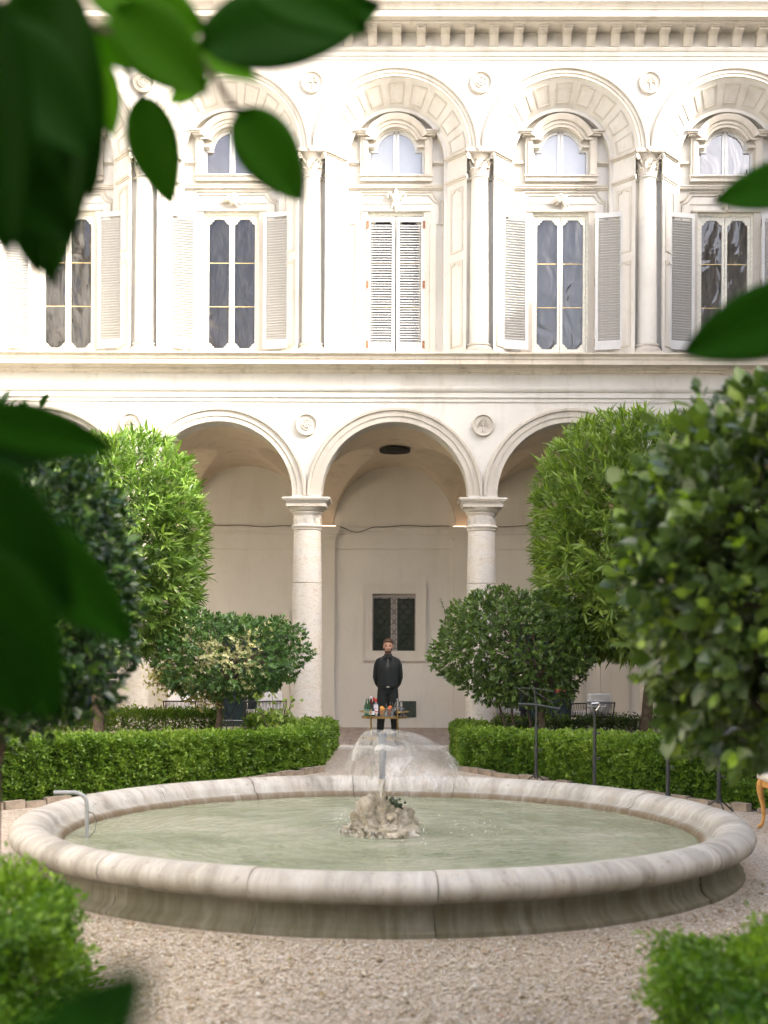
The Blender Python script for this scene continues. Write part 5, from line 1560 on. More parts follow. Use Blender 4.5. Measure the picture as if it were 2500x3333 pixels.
branch('dark leafy branch hanging into the upper left corner', [
    (505, 240, 650, 432, 150, 2.3, 0.55, 0.05), (300, 205, 362, 445, 125, 2.3, 0.55, 0.05),
    (110, -80, 82, 614, 330, 1.7, 0.2, 0.1), (-40, -40, -10, 560, 230, 1.5, 0.1, 0.1), (60, -80, 190, 430, 210, 1.75, 0.3, 0.1), (40, 120, 70, 600, 200, 1.65, 0.15, 0.1),
    (150, -60, 445, 60, 190, 2.0, 0.75, 0.1), (240, 20, 445, 200, 175, 1.9, 0.65, 0.05), (420, 110, 826, -5, 200, 2.0, 0.3, 0.1), (500, -60, 800, 60, 170, 1.9, 0.35, 0.1),
    (330, 90, 560, 165, 75, 2.2, 0.85, 0.05), (360, 225, 452, 165, 46, 2.3, 0.9, 0.03), (215, 130, 235, 295, 70, 2.2, 0.95, 0.03), (190, 60, 300, 150, 90, 2.1, 0.95, 0.03), (-60, 300, 150, 520, 220, 1.6, 0.1, 0.05), (-60, 60, 200, 330, 260, 1.6, 0.15, 0.05)],
    [[(-200, -150, 1.9), (200, 60, 2.1), (430, 130, 2.1)], [(200, 60, 2.1), (300, 205, 2.3)], [(430, 130, 2.1), (505, 240, 2.3)]], Q(-200, -150, 1.9))
branch('dark leaves reaching in from the left edge at mid height', [
    (-80, 900, 255, 975, 135, 1.5, 0.3, 0.1), (-90, 1000, 130, 960, 120, 1.5, 0.2, 0.1), (-60, 1080, 300, 1395, 190, 1.5, 0.3, 0.1), (-120, 1180, 130, 1560, 260, 1.35, 0.15, 0.05), (-80, 1000, 150, 1330, 210, 1.35, 0.1, 0.05), (-60, 1330, 60, 1560, 200, 1.3, 0.12, 0.05)],
    [[(-300, 900, 1.4), (-120, 1000, 1.45), (-80, 1100, 1.45)]], Q(-300, 900, 1.4))
branch('dark leaves reaching in from the right edge at window height', [
    (1760, 380, 1535, 428, 120, 2.3, 0.45, 0.05), (1790, 640, 1470, 758, 170, 2.2, 0.3, 0.05), (1760, 720, 1640, 830, 60, 2.2, 0.5, 0.03)],
    [[(1900, 450, 2.2), (1790, 560, 2.2), (1780, 680, 2.2)]], Q(1900, 450, 2.2))
branch('very dark blurred leaf tip in the lower left corner', [
    (60, 2380, 325, 2085, 250, 0.55, 0.02, 0.02), (-80, 2330, 250, 2240, 160, 0.5, 0.4, 0.02)],
    [[(-150, 2480, 0.54), (0, 2420, 0.55), (60, 2380, 0.55)]], Q(-150, 2480, 0.54))

# ================================================================== THE BARMAN
def loft(mb, rings, seg=18, M4=None):
    rr = []
    for c, rx, ry in rings:
        pts = [Vector((c[0] + rx * math.cos(2 * math.pi * k / seg), c[1] + ry * math.sin(2 * math.pi * k / seg), c[2])) for k in range(seg)]
        rr.append(pts)
    mb.sweep(rr)
def limb(mb, pts, rads, seg=14):
    mb.tube(pts, rads, seg)
man = empty('person', (-0.10, 22.12, 0.025))
tag(man, 'bearded man in black waistcoat, shirt and tie standing with hands behind his back', 'person')
bd = MB()
# torso and pelvis
loft(bd, [((0, 0.01, 0.84), 0.15, 0.10), ((0, 0.01, 0.93), 0.172, 0.115), ((0, 0, 1.02), 0.165, 0.11), ((0, 0, 1.14), 0.168, 0.115), ((0, -0.005, 1.27), 0.172, 0.125), ((0, 0, 1.36), 0.172, 0.12), ((0, 0.005, 1.43), 0.145, 0.095), ((0, 0.01, 1.475), 0.11, 0.075), ((0, 0.012, 1.50), 0.065, 0.06)])
# neck
loft(bd, [((0, 0.012, 1.46), 0.062, 0.06), ((0, 0.008, 1.54), 0.055, 0.057), ((0, 0.0, 1.58), 0.055, 0.06)])
# head
loft(bd, [((0, -0.028, 1.532), 0.025, 0.03), ((0, -0.026, 1.545), 0.045, 0.052), ((0, -0.016, 1.57), 0.060, 0.075), ((0, -0.006, 1.60), 0.068, 0.090), ((0, 0.0, 1.64), 0.073, 0.096), ((0, 0.004, 1.68), 0.076, 0.099), ((0, 0.006, 1.715), 0.075, 0.097), ((0, 0.008, 1.745), 0.064, 0.083), ((0, 0.01, 1.766), 0.04, 0.052), ((0, 0.01, 1.774), 0.01, 0.012)], 22)
bd.ball((0, -0.101, 1.628), (0.012, 0.016, 0.024), 10, 8)          # nose
bd.ball((0, -0.096, 1.655), (0.009, 0.012, 0.02), 8, 6)
for s in (-1, 1):
    bd.ball((s * 0.079, 0.01, 1.645), (0.010, 0.020, 0.032), 8, 8)   # ears
    bd.ball((s * 0.028, -0.09, 1.672), (0.022, 0.010, 0.006), 8, 6)  # brow
    bd.ball((s * 0.036, -0.078, 1.618), (0.022, 0.02, 0.02), 8, 6)   # cheek
# arms, bent behind the back
for s in (-1, 1):
    limb(bd, [(s * 0.10, 0.008, 1.435), (s * 0.155, 0.01, 1.40), (s * 0.188, 0.02, 1.32), (s * 0.206, 0.045, 1.20), (s * 0.212, 0.06, 1.12), (s * 0.185, 0.105, 1.02), (s * 0.14, 0.145, 0.95), (s * 0.09, 0.165, 0.915)], [0.045, 0.056, 0.056, 0.050, 0.047, 0.045, 0.038, 0.030])
    # hand: palm and five fingers clasped at the back
    bd.ball((s * 0.055, 0.172, 0.895), (0.042, 0.018, 0.036), 10, 8)
    for k in range(4):
        z = 0.918 - k * 0.017; ln_ = (0.052, 0.060, 0.056, 0.044)[k]
        bd.tube([(s * 0.03, 0.178, z), (s * (0.03 - ln_ * 0.55), 0.190, z - 0.006), (s * (0.03 - ln_), 0.184, z - 0.014)], [0.0095, 0.009, 0.0075], 8)
    bd.tube([(s * 0.075, 0.168, 0.918), (s * 0.045, 0.165, 0.944), (s * 0.018, 0.17, 0.950)], [0.011, 0.0105, 0.009], 8)
# legs
for s in (-1, 1):
    limb(bd, [(s * 0.082, 0.012, 0.92), (s * 0.086, 0.008, 0.78), (s * 0.096, 0.0, 0.62), (s * 0.108, -0.006, 0.50), (s * 0.118, 0.005, 0.36), (s * 0.128, 0.014, 0.20), (s * 0.134, 0.016, 0.07)], [0.096, 0.100, 0.095, 0.076, 0.066, 0.062, 0.062])
    bd.tube([(s * 0.138, 0.04, 0.045), (s * 0.142, -0.04, 0.045), (s * 0.150, -0.13, 0.036), (s * 0.152, -0.17, 0.03)], [0.042, 0.044, 0.040, 0.028], 12)
me0 = bd.mesh('body_raw', 0)
tmp = bpy.data.objects.new('tmp_body', me0); COL.objects.link(tmp)
rm = tmp.modifiers.new('r', 'REMESH'); rm.mode = 'VOXEL'; rm.voxel_size = 0.0085
sm = tmp.modifiers.new('s', 'SMOOTH'); sm.factor = 0.5; sm.iterations = 3
dg = bpy.context.evaluated_depsgraph_get()
me = bpy.data.meshes.new_from_object(tmp.evaluated_get(dg))
bpy.data.objects.remove(tmp); me.name = 'body'
me.materials.clear()
for k in ('skin', 'shirt', 'trouser', 'shoe', 'lip', 'beard'): me.materials.append(M[k])
for p in me.polygons:
    x, y_, z = p.center; ax_ = abs(x)
    i = 0
    if z < 0.085 and (y_ < 0.10): i = 3
    elif z < 0.965 and not (y_ > 0.115): i = 2
    elif z < 1.495 + 0.35 * max(0, y_ * 0.1) : i = 1
    if y_ > 0.148 and 0.85 < z < 0.958 and ax_ < 0.10: i = 0
    if z > 1.50:
        i = 0
        if y_ < -0.02 or z < 1.6:
            jaw = z < 1.580 and z > 1.530 and y_ < 0.03
            side = ax_ > 0.043 and 1.545 < z < 1.625 - 0.25 * (0.075 - ax_) and y_ < 0.012
            mus = 1.598 < z < 1.606 and ax_ < 0.03 and y_ < -0.08
            if jaw or side or mus: i = 5
            if 1.582 < z < 1.596 and ax_ < 0.022 and y_ < -0.085: i = 4
        if z < 1.535 and y_ > -0.03 and z < 1.52: i = 0
    p.material_index = i; p.use_smooth = True
link('body', me, None, man)
# hair cap
hm = MB()
loft(hm, [((0, 0.035, 1.615), 0.068, 0.072), ((0, 0.028, 1.66), 0.079, 0.084), ((0, 0.018, 1.70), 0.082, 0.094), ((0, 0.006, 1.735), 0.079, 0.104), ((0, 0.0, 1.762), 0.066, 0.092), ((0, 0.005, 1.785), 0.042, 0.062), ((0, 0.01, 1.793), 0.012, 0.015)], 20)
hm.ball((0.01, -0.075, 1.748), (0.058, 0.035, 0.026), 12, 8)
hm.build('hair', M['hair'], man, smooth=60)
for s in (-1, 1):
    e = MB(); e.ball((s * 0.031, -0.0865, 1.655), (0.017, 0.010, 0.0085), 10, 6); e.build('eye', M['eye'], man, smooth=60)
    e = MB(); e.tube([(s * 0.012, -0.099, 1.674), (s * 0.030, -0.098, 1.679), (s * 0.052, -0.080, 1.674)], [0.004, 0.006, 0.004], 6); e.build('eyebrow', M['hair'], man, smooth=60)
# waistcoat shell, open in a V over shirt and tie
vm = MB(); seg = 40
lev = [(0.955, 0.176, 0.124, 0.008), (0.99, 0.174, 0.122, 0.006), (1.06, 0.174, 0.120, 0.0), (1.14, 0.176, 0.123, 0.0), (1.22, 0.178, 0.130, -0.003), (1.30, 0.178, 0.132, -0.003), (1.36, 0.168, 0.128, 0), (1.42, 0.140, 0.110, 0.005), (1.466, 0.100, 0.086, 0.010)]
vv = []; ff = []
for z, rx, ry, oy in lev:
    for k in range(seg):
        a = 2 * math.pi * k / seg - math.pi / 2
        zz = z
        fr = max(0, math.cos(a + math.pi / 2))
        if z < 0.96: zz = z - 0.03 * max(0, 1 - abs(abs(a + math.pi / 2) - 0.35) / 0.4) + (0.02 if abs(a + math.pi / 2) < 0.12 else 0)
        vv.append((rx * math.cos(a), oy + ry * math.sin(a), zz))
for i in range(len(lev) - 1):
    for k in range(seg):
        k2 = (k + 1) % seg
        a = 2 * math.pi * (k + 0.5) / seg - math.pi / 2
        zmid = (lev[i][0] + lev[i + 1][0]) / 2
        hw = (zmid - 1.245) * 0.34
        if math.sin(a) < 0 and abs(lev[i][1] * math.cos(a)) < hw: continue
        if zmid > 1.34 and abs(math.cos(a)) > 0.93: continue
        ff.append((i * seg + k, i * seg + k2, (i + 1) * seg + k2, (i + 1) * seg + k))
vm.add(vv, ff); vo = vm.build('waistcoat', M['vest'], man, smooth=60, recalc=False)
so = vo.modifiers.new('thickness', 'SOLIDIFY'); so.thickness = 0.008; so.offset = 1
for k in range(5):
    e = MB(); e.ball((0.004, -0.131 - 0.002 * (k > 2), 0.985 + k * 0.062), (0.006, 0.004, 0.006), 8, 5); e.build('button', M['iron'], man)
tm = MB()
tm.sweep([[(-0.012, -0.118, 1.452), (0.012, -0.118, 1.452), (0.012, -0.10, 1.452), (-0.012, -0.10, 1.452)], [(-0.017, -0.128, 1.478), (0.017, -0.128, 1.478), (0.015, -0.085, 1.485), (-0.015, -0.085, 1.485)]])
tm.sweep([[(-0.010, -0.120, 1.452), (0.010, -0.120, 1.452), (0.010, -0.108, 1.452), (-0.010, -0.108, 1.452)], [(-0.026, -0.134, 1.33), (0.026, -0.134, 1.33), (0.026, -0.122, 1.33), (-0.026, -0.122, 1.33)], [(-0.028, -0.139, 1.24), (0.028, -0.139, 1.24), (0.028, -0.125, 1.24), (-0.028, -0.125, 1.24)]])
tm.build('tie', M['tie'], man)
cm_ = MB()
for s in (-1, 1):
    cm_.sweep([[(s * 0.012, -0.088, 1.495), (s * 0.065, -0.03, 1.50), (s * 0.072, -0.03, 1.465), (s * 0.055, -0.118, 1.435)], [(s * 0.010, -0.080, 1.520), (s * 0.060, -0.02, 1.528), (s * 0.066, -0.02, 1.49), (s * 0.05, -0.108, 1.445)]])
loft(cm_, [((0, 0.01, 1.475), 0.074, 0.070), ((0, 0.014, 1.525), 0.064, 0.066)], 20)
cm_.build('collar', M['shirt'], man)
e = MB(); loft(e, [((0, 0.005, 0.945), 0.176, 0.120), ((0, 0.005, 0.975), 0.176, 0.120)], 28); e.build('belt', M['shoe'], man)
e = MB(); e.box(-0.022, 0.022, -0.124, -0.116, 0.948, 0.972); e.build('buckle', M['steel'], man)

# ================================================================== BAR CART AND DRINKS
CX, CY, CT = -0.155, 21.62, 0.512
cart = empty('bar_cart', (CX, CY, 0.025)); tag(cart, 'brass bar cart with oval tray of drinks in front of the man', 'cart')
def stadium(hx, hy, n=12):
    pts = []
    for i in range(n + 1):
        a = -math.pi / 2 + math.pi * i / n; pts.append((hx - hy + hy * math.cos(a), hy * math.sin(a)))
    for i in range(n + 1):
        a = math.pi / 2 + math.pi * i / n; pts.append((-hx + hy + hy * math.cos(a), hy * math.sin(a)))
    return pts
H0 = CT - 0.025
for z, nm in ((H0, 'tray'), (0.14, 'lower_shelf')):
    m1 = MB(); st = stadium(0.375, 0.21)
    m1.sweep([[(x, y_, z - 0.035) for x, y_ in st], [(x * 1.01, y_ * 1.01, z - 0.02) for x, y_ in st], [(x * 1.01, y_ * 1.01, z) for x, y_ in st]])
    m1.build(nm, M['brass'], cart)
m1 = MB(); st = stadium(0.36, 0.195); m1.sweep([[(x, y_, H0 + 0.001) for x, y_ in st], [(x, y_, H0 + 0.004) for x, y_ in st]]); m1.build('tray_glass', M['glass'], cart)
for s in (-1, 1):
    m1 = MB(); pts = [(s * (0.22 - 0.01) , -0.20, H0 + 0.075)]
    pts = [(s * 0.222, -0.212, H0 + 0.075)] + [(s * (0.21 + 0.20 * math.sin(math.pi * i / 12)), -0.212 * math.cos(math.pi * i / 12), H0 + 0.075) for i in range(0, 13)]
    m1.tube(pts, 0.0085, 8); m1.build('handle_rail', M['brass'], cart)
    for sy in (-1, 1):
        m1 = MB(); m1.tube([(s * 0.222, sy * 0.212, 0.06), (s * 0.222, sy * 0.212, H0 + 0.10)], 0.0115, 10); m1.ball((s * 0.222, sy * 0.212, H0 + 0.108), 0.014, 8, 6)
        lg = m1.build('leg', M['brass'], cart)
        m1 = MB(); Mx = Matrix.Translation((s * 0.222, sy * 0.212, 0.035)) @ Matrix.Rotation(R(90), 4, 'Y'); m1.lathe([(0.001, -0.01), (0.03, -0.01), (0.034, 0), (0.03, 0.01), (0.001, 0.01)], seg=20, M=Mx); m1.build('wheel', M['black_metal'], lg)
ZT0 = CT + 0.005
def bottle(name, label, x, y_, prof, mat, cap=None, capm=None, lab=None, sq=False, extra=None):
    b_ = empty(name, (CX + x, CY + y_, ZT0)); tag(b_, label, 'bottle', 'bottles on the bar cart')
    m1 = MB(); m1.lathe([(0.001, 0.0)] + prof + [(0.001, prof[-1][1])], seg=4 if sq else 20, M=Matrix.Rotation(R(45), 4, 'Z') if sq else None)
    m1.build('body', mat, b_)
    if cap: m1 = MB(); m1.lathe([(0.001, cap[1]), (cap[0], cap[1]), (cap[0], cap[2]), (0.001, cap[2])], seg=16); m1.build('cap', M[capm], b_)
    if lab:
        r, z0, z1, lm = lab
        m1 = MB()
        if sq: m1.box(-r, r, -r - 0.0015, -r - 0.0004, z0, z1)
        else: m1.lathe([(r, z0), (r + 0.0008, z0), (r + 0.0008, z1), (r, z1)], seg=20, a0=R(-160), a1=R(-20))
        m1.build('label', M[lm], b_)
    return b_
wine = lambda r, h, sh, nr: [(r, 0.0), (r, sh), (r * 0.85, sh + 0.02), (nr * 1.3, sh + 0.055), (nr, sh + 0.08), (nr, h)]
bottle('bottle', 'tall green bottle with silver cap, leftmost on the bar cart', -0.305, -0.02, wine(0.034, 0.275, 0.15, 0.013), M['glass_green'], (0.016, 0.245, 0.285), 'steel', (0.0345, 0.03, 0.12, 'label_green'))
bottle('bottle', 'green bottle with clear neck, second from the left on the cart', -0.262, -0.07, wine(0.036, 0.285, 0.15, 0.013), M['glass_green'], (0.015, 0.27, 0.31), 'glass', (0.0365, 0.03, 0.11, 'label_green'))
bottle('bottle', 'tall clear bottle with red liquid at the back of the cart', -0.225, 0.06, wine(0.034, 0.30, 0.19, 0.014), M['glass_red'], (0.016, 0.285, 0.325), 'label')
bottle('bottle', 'dark squat bottle with pale diamond label on the cart', -0.205, -0.10, wine(0.045, 0.18, 0.10, 0.015), M['glass_dark'], (0.017, 0.17, 0.195), 'iron', (0.0455, 0.02, 0.085, 'label'))
bottle('bottle', 'bottle with red and white cap behind the square gin bottle', -0.175, 0.03, wine(0.032, 0.27, 0.16, 0.014), M['glass_dark'], (0.018, 0.25, 0.305), 'red')
gb = bottle('bottle', 'square clear gin bottle with white label and red cap', -0.140, -0.06, [(0.053, 0.0), (0.053, 0.195), (0.045, 0.21), (0.021, 0.225), (0.019, 0.25)], M['glass'], (0.018, 0.232, 0.285), 'red', (0.0365, 0.045, 0.19, 'label'), True)
m1 = MB(); m1.box(-0.035, 0.035, -0.0392, -0.0382, 0.062, 0.08); m1.build('red_band', M['red'], gb)
m1 = MB(); m1.box(-0.006, 0.006, -0.0392, -0.0382, 0.115, 0.142); m1.box(-0.009, 0.009, -0.0392, -0.0382, 0.122, 0.126); m1.box(-0.004, 0.004, -0.0392, -0.0382, 0.143, 0.150); m1.build('red_figure', M['red'], gb)
m1 = MB()
for k in range(9): m1.box(-0.028 + k * 0.0064, -0.0235 + k * 0.0064, -0.0392, -0.0382, 0.170, 0.178)
m1.build('lettering', M['pinkgrey'], gb)
def tumbler(name, label, x, y_, r, h, fill=None, cat='glass'):
    g_ = empty(name, (CX + x, CY + y_, ZT0)); tag(g_, label, cat, 'glasses on the bar cart')
    m1 = MB(); m1.lathe([(0.001, 0.0), (r * 0.85, 0.0), (r, h), (r - 0.003, h), (r * 0.82, 0.012), (0.001, 0.012)], seg=20); m1.build('glass', M['glass'], g_)
    if fill:
        m1 = MB(); rs = random.Random(int(x * 1000))
        for k in range(16):
            Mx = Matrix.Translation((rs.uniform(-0.4, 0.4) * r, rs.uniform(-0.4, 0.4) * r, 0.03 + (h - 0.01) * k / 15)) @ Matrix.Rotation(rs.uniform(0.2, 1.2), 4, 'X') @ Matrix.Rotation(rs.uniform(0, 6.28), 4, 'Z')
            m1.lathe([(0.001, -0.003), (r * 0.62, -0.003), (r * 0.66, 0), (r * 0.62, 0.003), (0.001, 0.003)], seg=12, M=Mx)
        m1.build('fruit_slices', M[fill], g_)
    return g_
tumbler('fruit_glass', 'footed glass full of yellow orange peel on the cart', -0.025, -0.08, 0.05, 0.115, 'orange')
tumbler('fruit_glass', 'glass full of dark orange dried slices on the cart', 0.085, -0.07, 0.044, 0.135, 'orange2')
tumbler('tumbler', 'empty cut glass tumbler between the two fruit glasses', 0.03, -0.13, 0.034, 0.075)
tumbler('tumbler', 'empty cut glass tumbler right of the dried orange slices', 0.135, -0.13, 0.036, 0.075)
mg = tumbler('mixing_glass', 'clear mixing glass holding bar spoons on the cart', 0.16, -0.02, 0.044, 0.14)
for k, (dx, h) in enumerate(((-0.06, 0.22), (-0.025, 0.21), (0.028, 0.225), (0.012, 0.19))):
    m1 = MB(); m1.tube([(dx * 0.2, 0, 0.015), (dx, 0.0, h)], 0.0035, 6); m1.ball((dx, 0, h), 0.006, 8, 6); m1.build('bar_spoon', M['steel'], mg)
tp_ = MB(); tp_.lathe([(0.001, 0), (0.026, 0), (0.02, 0.06), (0.006, 0.13), (0.005, 0.20), (0.001, 0.20)], seg=14)
o = tp_.build('pourer_bottle', M['glass'], None, (CX + 0.03, CY + 0.08, ZT0)); tag(o, 'slim pale bottle with pointed neck behind the fruit glasses', 'bottle')
def decanter(label, x, y_, liquid, stopper):
    d = empty('decanter', (CX + x, CY + y_, ZT0)); tag(d, label, 'decanter', 'decanters on the bar cart')
    m1 = MB(); m1.lathe([(0.001, 0), (0.052, 0), (0.058, 0.03), (0.055, 0.10), (0.04, 0.13), (0.019, 0.15), (0.016, 0.215), (0.026, 0.235), (0.022, 0.236), (0.001, 0.236)], seg=20); m1.build('body', M['glass'], d)
    if liquid: m1 = MB(); m1.lathe([(0.001, 0.004), (0.049, 0.004), (0.055, 0.03), (0.052, 0.098), (0.042, 0.122), (0.001, 0.122)], seg=20); m1.build('liquid', M['glass_dark'], d)
    if stopper: m1 = MB(); m1.ball((0, 0, 0.272), 0.024, 12, 8); m1.tube([(0, 0, 0.23), (0, 0, 0.255)], 0.012, 10); m1.build('stopper', M['glass'], d)
decanter('clear decanter with round glass stopper on the cart', 0.225, 0.03, False, True)
decanter('flared decanter of dark liquid at the right end of the cart', 0.285, -0.05, True, False)
o = MB(); o.ball((0, 0, 0.05), (0.055, 0.05, 0.05), 14, 10); o.tube([(0, 0, 0.09), (0.01, 0, 0.13)], 0.012, 8)
o = o.build('round_flask', M['glass_dark'], None, (CX + 0.205, CY - 0.11, ZT0)); tag(o, 'small round dark flask before the stoppered decanter', 'bottle')

# ================================================================== LOGGIA FURNITURE
def chair(loc, rz, label):
    c = empty('garden_chair', loc, rz); tag(c, label, 'chair', 'white cushioned wire chairs in the loggia')
    for sx in (-1, 1):
        for sy in (-1, 1):
            m1 = MB(); m1.tube([(sx * 0.27, sy * 0.25, 0.0), (sx * 0.28, sy * 0.26, 0.42)] + ([(sx * 0.30, 0.30, 0.66)] if sy > 0 else [(sx * 0.30, -0.24, 0.62)]), 0.011, 8); m1.build('leg', M['black_metal'], c)
        m1 = MB(); m1.tube([(sx * 0.30, -0.24, 0.62), (sx * 0.31, 0.0, 0.645), (sx * 0.30, 0.30, 0.66)], 0.012, 8); m1.build('armrest', M['black_metal'], c)
    m1 = MB(); m1.tube([(-0.30, 0.30, 0.66), (0, 0.34, 0.665), (0.30, 0.30, 0.66)], 0.012, 8); bk = m1.build('back_rail', M['black_metal'], c)
    m1 = MB()
    for k in range(8):
        x = -0.28 + 0.07 * k
        m1.tube([(x, 0.31, 0.42), (x + 0.035, 0.325, 0.66), (x + 0.07, 0.31, 0.42)], 0.0045, 5)
    m1.build('back_wires', M['black_metal'], bk)
    for sx in (-1, 1):
        m1 = MB()
        for k in range(6):
            y_ = -0.22 + 0.075 * k; m1.tube([(sx * 0.29, y_, 0.42), (sx * 0.30, y_ + 0.037, 0.64), (sx * 0.29, y_ + 0.075, 0.42)], 0.0045, 5)
        m1.build('side_wires', M['black_metal'], c)
    m1 = MB(); m1.box(-0.27, 0.27, -0.25, 0.25, 0.39, 0.42); m1.build('seat_frame', M['black_metal'], c)
    for nm, b in (('seat_cushion', (-0.26, 0.26, -0.25, 0.22, 0.421, 0.50)), ('back_cushion', (-0.24, 0.24, 0.20, 0.29, 0.47, 0.83))):
        m1 = MB(); m1.box(*b); o = m1.build(nm, M['cushion'], c, smooth=0)
        bv = o.modifiers.new('b', 'BEVEL'); bv.width = 0.035; bv.segments = 3
    return c
def table(loc, label, r=0.42, h=0.71):
    t = empty('round_table', loc); tag(t, label, 'table', 'black metal tables in the loggia')
    m1 = MB(); m1.lathe([(0.001, h - 0.025), (r - 0.01, h - 0.025), (r, h - 0.012), (r - 0.005, h), (0.001, h)], seg=36); m1.build('table_top', M['black_metal'], t)
    for k in range(8):
        a = k * math.pi / 4; m1 = MB(); m1.tube([(r * 0.75 * math.cos(a), r * 0.75 * math.sin(a), h - 0.026), (0.10 * math.cos(a + 0.5), 0.10 * math.sin(a + 0.5), 0.35), (r * 0.6 * math.cos(a), r * 0.6 * math.sin(a), 0.0)], 0.0065, 6); m1.build('leg_rod', M['black_metal'], t)
    return t
GZ = 0.025
chair((-3.72, 23.0, GZ), R(170), 'white cushioned wire chair left of the variegated holly trunk')
table((-3.05, 23.5, GZ), 'round black table behind the variegated holly trunk')
chair((-2.33, 23.2, GZ), R(-150), 'white cushioned wire chair right of the variegated holly trunk')
chair((2.03, 23.0, GZ), R(165), 'white cushioned wire chair next to the right hand column')
table((2.85, 23.5, GZ), 'long-legged black table behind the dark green holly', 0.46, 0.72)
chair((3.55, 23.2, GZ), R(-155), 'white cushioned wire chair farthest right behind the lamp stand')
pl = empty('white_planter', (2.80, 22.6, GZ)); tag(pl, 'tall white tapered planter behind the holly trunk', 'planter')
m1 = MB(); m1.lathe([(0.001, 0), (0.07, 0), (0.10, 0.40), (0.092, 0.40), (0.07, 0.36), (0.001, 0.36)], seg=24); m1.build('pot', M['pot'], pl)
m1 = MB(); m1.lathe([(0.001, 0.355), (0.088, 0.365), (0.001, 0.37)], seg=20); m1.build('earth', M['soil'], pl)
fl = empty('flower_vase', (3.05, 23.45, GZ + 0.72)); tag(fl, 'bunch of coral flowers standing on the table behind the holly', 'flowers')
m1 = MB(); m1.lathe([(0.001, 0), (0.035, 0), (0.05, 0.06), (0.03, 0.10), (0.035, 0.12), (0.001, 0.115)], seg=16); m1.build('vase', M['glass_green'], fl)
m1 = MB(); rs = random.Random(3)
for k in range(26):
    m1.ball((rs.gauss(0, 0.05), rs.gauss(0, 0.05), 0.17 + rs.gauss(0, 0.035)), rs.uniform(0.014, 0.026), 7, 5)
tag(m1.build('blossoms', M['flower'], fl), kind='stuff')

# ================================================================== LIGHT STANDS BY THE RIGHT HEDGE
def stand(loc, h, label, head):
    s_ = empty('light_stand', loc); tag(s_, label, 'light stand', 'black light stands by the right hedge')
    m1 = MB(); m1.tube([(0, 0, 0.12), (0, 0, h * 0.45)], 0.021, 10); m1.build('lower_pole', M['stand_metal'], s_)
    m1 = MB(); m1.tube([(0, 0, h * 0.45), (0, 0, h * 0.72)], 0.0175, 10); m1.tube([(0, 0, h * 0.72), (0, 0, h)], 0.014, 10); m1.build('upper_pole', M['stand_metal'], s_)
    for z in (h * 0.45, h * 0.72):
        m1 = MB(); m1.tube([(0, 0, z - 0.03), (0, 0, z + 0.03)], 0.023, 10); m1.tube([(0, 0, z), (0.045, -0.01, z)], 0.009, 8); m1.ball((0.05, -0.01, z), 0.014, 8, 6); m1.build('clamp_knob', M['stand_metal'], s_)
    m1 = MB(); m1.tube([(0, 0, 0.11), (0, 0, 0.17)], 0.03, 10); m1.build('collar', M['stand_metal'], s_)
    for k in range(3):
        a = R(35 + 120 * k); m1 = MB(); m1.tube([(0.02 * math.cos(a), 0.02 * math.sin(a), 0.145), (0.22 * math.cos(a), 0.22 * math.sin(a), 0.012)], 0.009, 8); m1.build('leg', M['stand_metal'], s_)
    if head == 'boom':
        m1 = MB(); m1.tube([(-0.22, 0, h + 0.01), (0.0, 0, h + 0.0), (0.26, -0.05, h - 0.045)], 0.014, 8); m1.ball((0.27, -0.05, h - 0.046), 0.022, 8, 6); m1.build('boom_arm', M['stand_metal'], s_)
        m1 = MB(); m1.tube([(0, 0, h), (-0.03, 0, h + 0.22)], 0.012, 8); m1.build('mast', M['stand_metal'], s_)
        for k, (x0, z0, x1, z1) in enumerate(((-0.25, 0.20, -0.03, 0.20), (-0.03, 0.20, 0.2, 0.16), (-0.02, 0.16, 0.2, 0.02), (-0.22, 0.19, -0.08, 0.10))):
            m1 = MB(); m1.tube([(x0, 0, h + z0), (x1, -0.02, h + z1)], 0.005, 6); m1.build('strut', M['stand_metal'], s_)
    elif head == 'lamp':
        m1 = MB(); m1.box(-0.085, 0.085, -0.05, 0.05, h + 0.0, h + 0.085); o = m1.build('lamp_head', M['lamp_grey'], s_, smooth=0)
        bv = o.modifiers.new('b', 'BEVEL'); bv.width = 0.02; bv.segments = 3
        m1 = MB(); m1.tube([(-0.10, -0.05, h + 0.07), (0.10, -0.05, h + 0.07)], 0.018, 10); m1.tube([(-0.09, -0.05, h + 0.012), (0.115, -0.05, h + 0.012)], 0.015, 10); m1.build('tube_rail', M['lamp_grey'], s_)
        m1 = MB(); m1.tube([(-0.04, -0.07, h + 0.0), (-0.045, -0.075, h + 0.05), (0.03, -0.075, h + 0.055), (0.04, -0.075, h + 0.02), (0.0, -0.07, h - 0.03)], 0.008, 8); m1.build('yoke', M['steel'], s_)
    else:
        Mx = Matrix.Translation((head[1], -0.02, h + head[2])) @ Matrix.Rotation(R(head[0]), 4, 'Y') @ Matrix.Rotation(R(-24), 4, 'X')
        m1 = MB(); m1.box(-0.085, 0.085, -0.012, 0.012, -0.10, 0.10, Mx); m1.build('lamp_panel', M['stand_metal'], s_)
        m1 = MB(); m1.ball((0.0, 0, h), 0.032, 10, 8); m1.tube([(0, 0, h), (0.06, -0.02, h + 0.02)], 0.014, 8); m1.build('tilt_head', M['stand_metal'], s_)
    return s_
stand((1.73, 15.65, 0), 1.00, 'black stand with boom arm and thin struts before the dark holly', 'boom')
stand((2.25, 14.45, 0), 1.03, 'black stand topped by a grey clamp lamp before the right hedge', 'lamp')
stand((2.90, 13.65, 0), 0.98, 'black stand with flat panel lamp half hidden by the bush', (-16, 0.09, -0.03))
stand((3.35, 13.30, 0), 0.86, 'black tripod stand with tilted panel lamp beside the wooden stool', (-14, 0.11, -0.07))

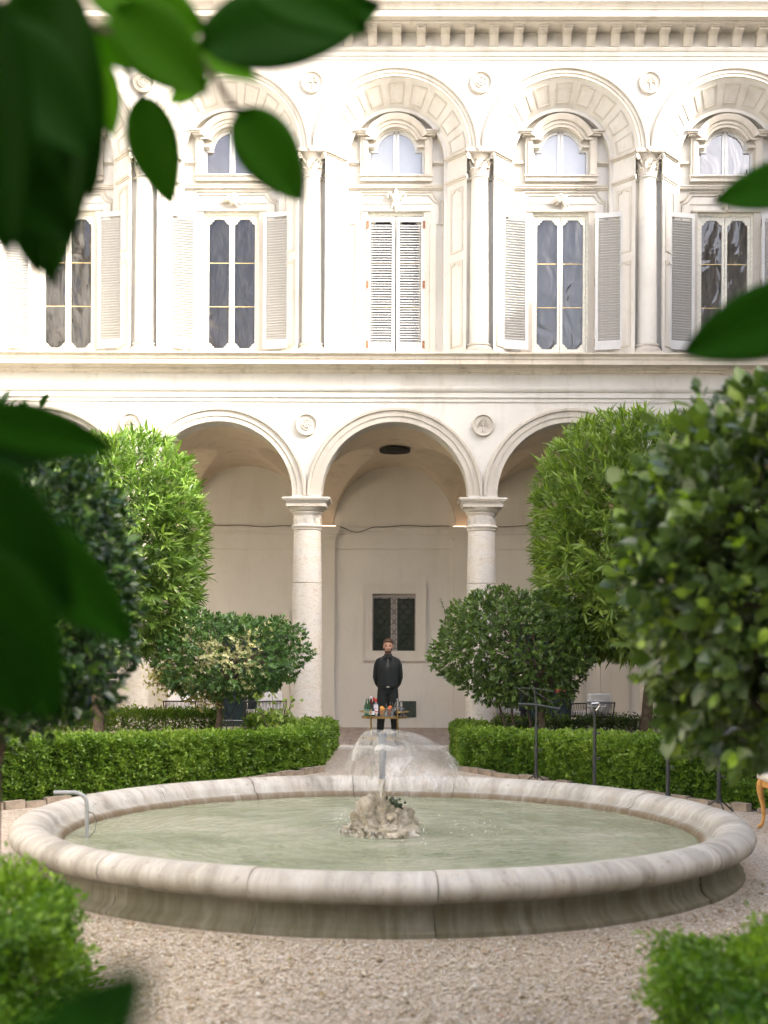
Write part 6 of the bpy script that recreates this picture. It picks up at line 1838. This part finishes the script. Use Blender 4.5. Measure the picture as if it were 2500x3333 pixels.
# ================================================================== GILT STOOL AT THE RIGHT EDGE
stl = empty('stool', (3.93, 12.1, 0)); tag(stl, 'low stool with curved honey wood legs cut by the right edge', 'stool')
for sx in (-1, 1):
    for sy in (-1, 1):
        m1 = MB()
        base = [(0.0, 0.46), (0.012, 0.40), (0.008, 0.33), (-0.012, 0.22), (-0.022, 0.12), (-0.008, 0.04), (0.022, 0.008)]
        m1.tube([(sx * (0.43 + o_), sy * (0.19 + o_ * 0.5), z) for o_, z in base], [0.034, 0.036, 0.030, 0.021, 0.017, 0.018, 0.024], 10)
        m1.build('leg', M['gold_wood'], stl)
m1 = MB(); m1.box(-0.44, 0.44, -0.205, 0.205, 0.40, 0.462); m1.build('apron', M['gold_wood'], stl)
m1 = MB(); m1.box(-0.47, 0.47, -0.235, 0.235, 0.463, 0.53); o = m1.build('seat_pad', M['seat_cloth'], stl, smooth=0); bv = o.modifiers.new('b', 'BEVEL'); bv.width = 0.025; bv.segments = 3
# dark iron stubs at the path corners of the hedges
for x, y_, lab in ((-1.33, 20.6, 'short dark iron post behind the left path hedge'), (1.22, 20.7, 'short dark iron post behind the right path hedge')):
    m1 = MB(); m1.tube([(0, 0, 0), (0, 0, 0.50), (0.004, 0, 0.56)], [0.018, 0.018, 0.010], 8); m1.ball((0, 0, 0.50), 0.023, 8, 6)
    o = m1.build('iron_post', M['iron'], None, (x, y_, 0)); tag(o, lab, 'post', 'iron posts')

# ================================================================== FALLEN LEAVES
nF = 60
Pp = np.stack([rng.uniform(-2.6, 2.8, nF), rng.uniform(5.2, 8.2, nF), np.full(nF, 0.016)], 1)
rr_ = np.hypot(Pp[:, 0] - FX, Pp[:, 1] - FY); Pp = Pp[rr_ > 2.95]; nF = len(Pp)
dd = rng.normal(0, 1, (nF, 3)); dd[:, 2] *= 0.15
M['leaf_fallen'] = attr_mat('fallen leaf', [(0.0, (0.10, 0.06, 0.03)), (0.5, (0.28, 0.16, 0.06)), (0.8, (0.34, 0.27, 0.08)), (1.0, (0.10, 0.16, 0.03))], 0.7, 0.1)
o = link('fallen_leaves', leaf_mesh('fallen_leaves', Pp, dd, np.tile(np.array([[0.1, 0.1, 1.0]]), (nF, 1)), rng.uniform(0.02, 0.045, nF), rng.uniform(0.012, 0.022, nF), 'ovate', rng.uniform(0, 1, nF)), M['leaf_fallen'])
tag(o, 'small brown fallen leaves scattered over the near gravel', 'leaves', kind='stuff')
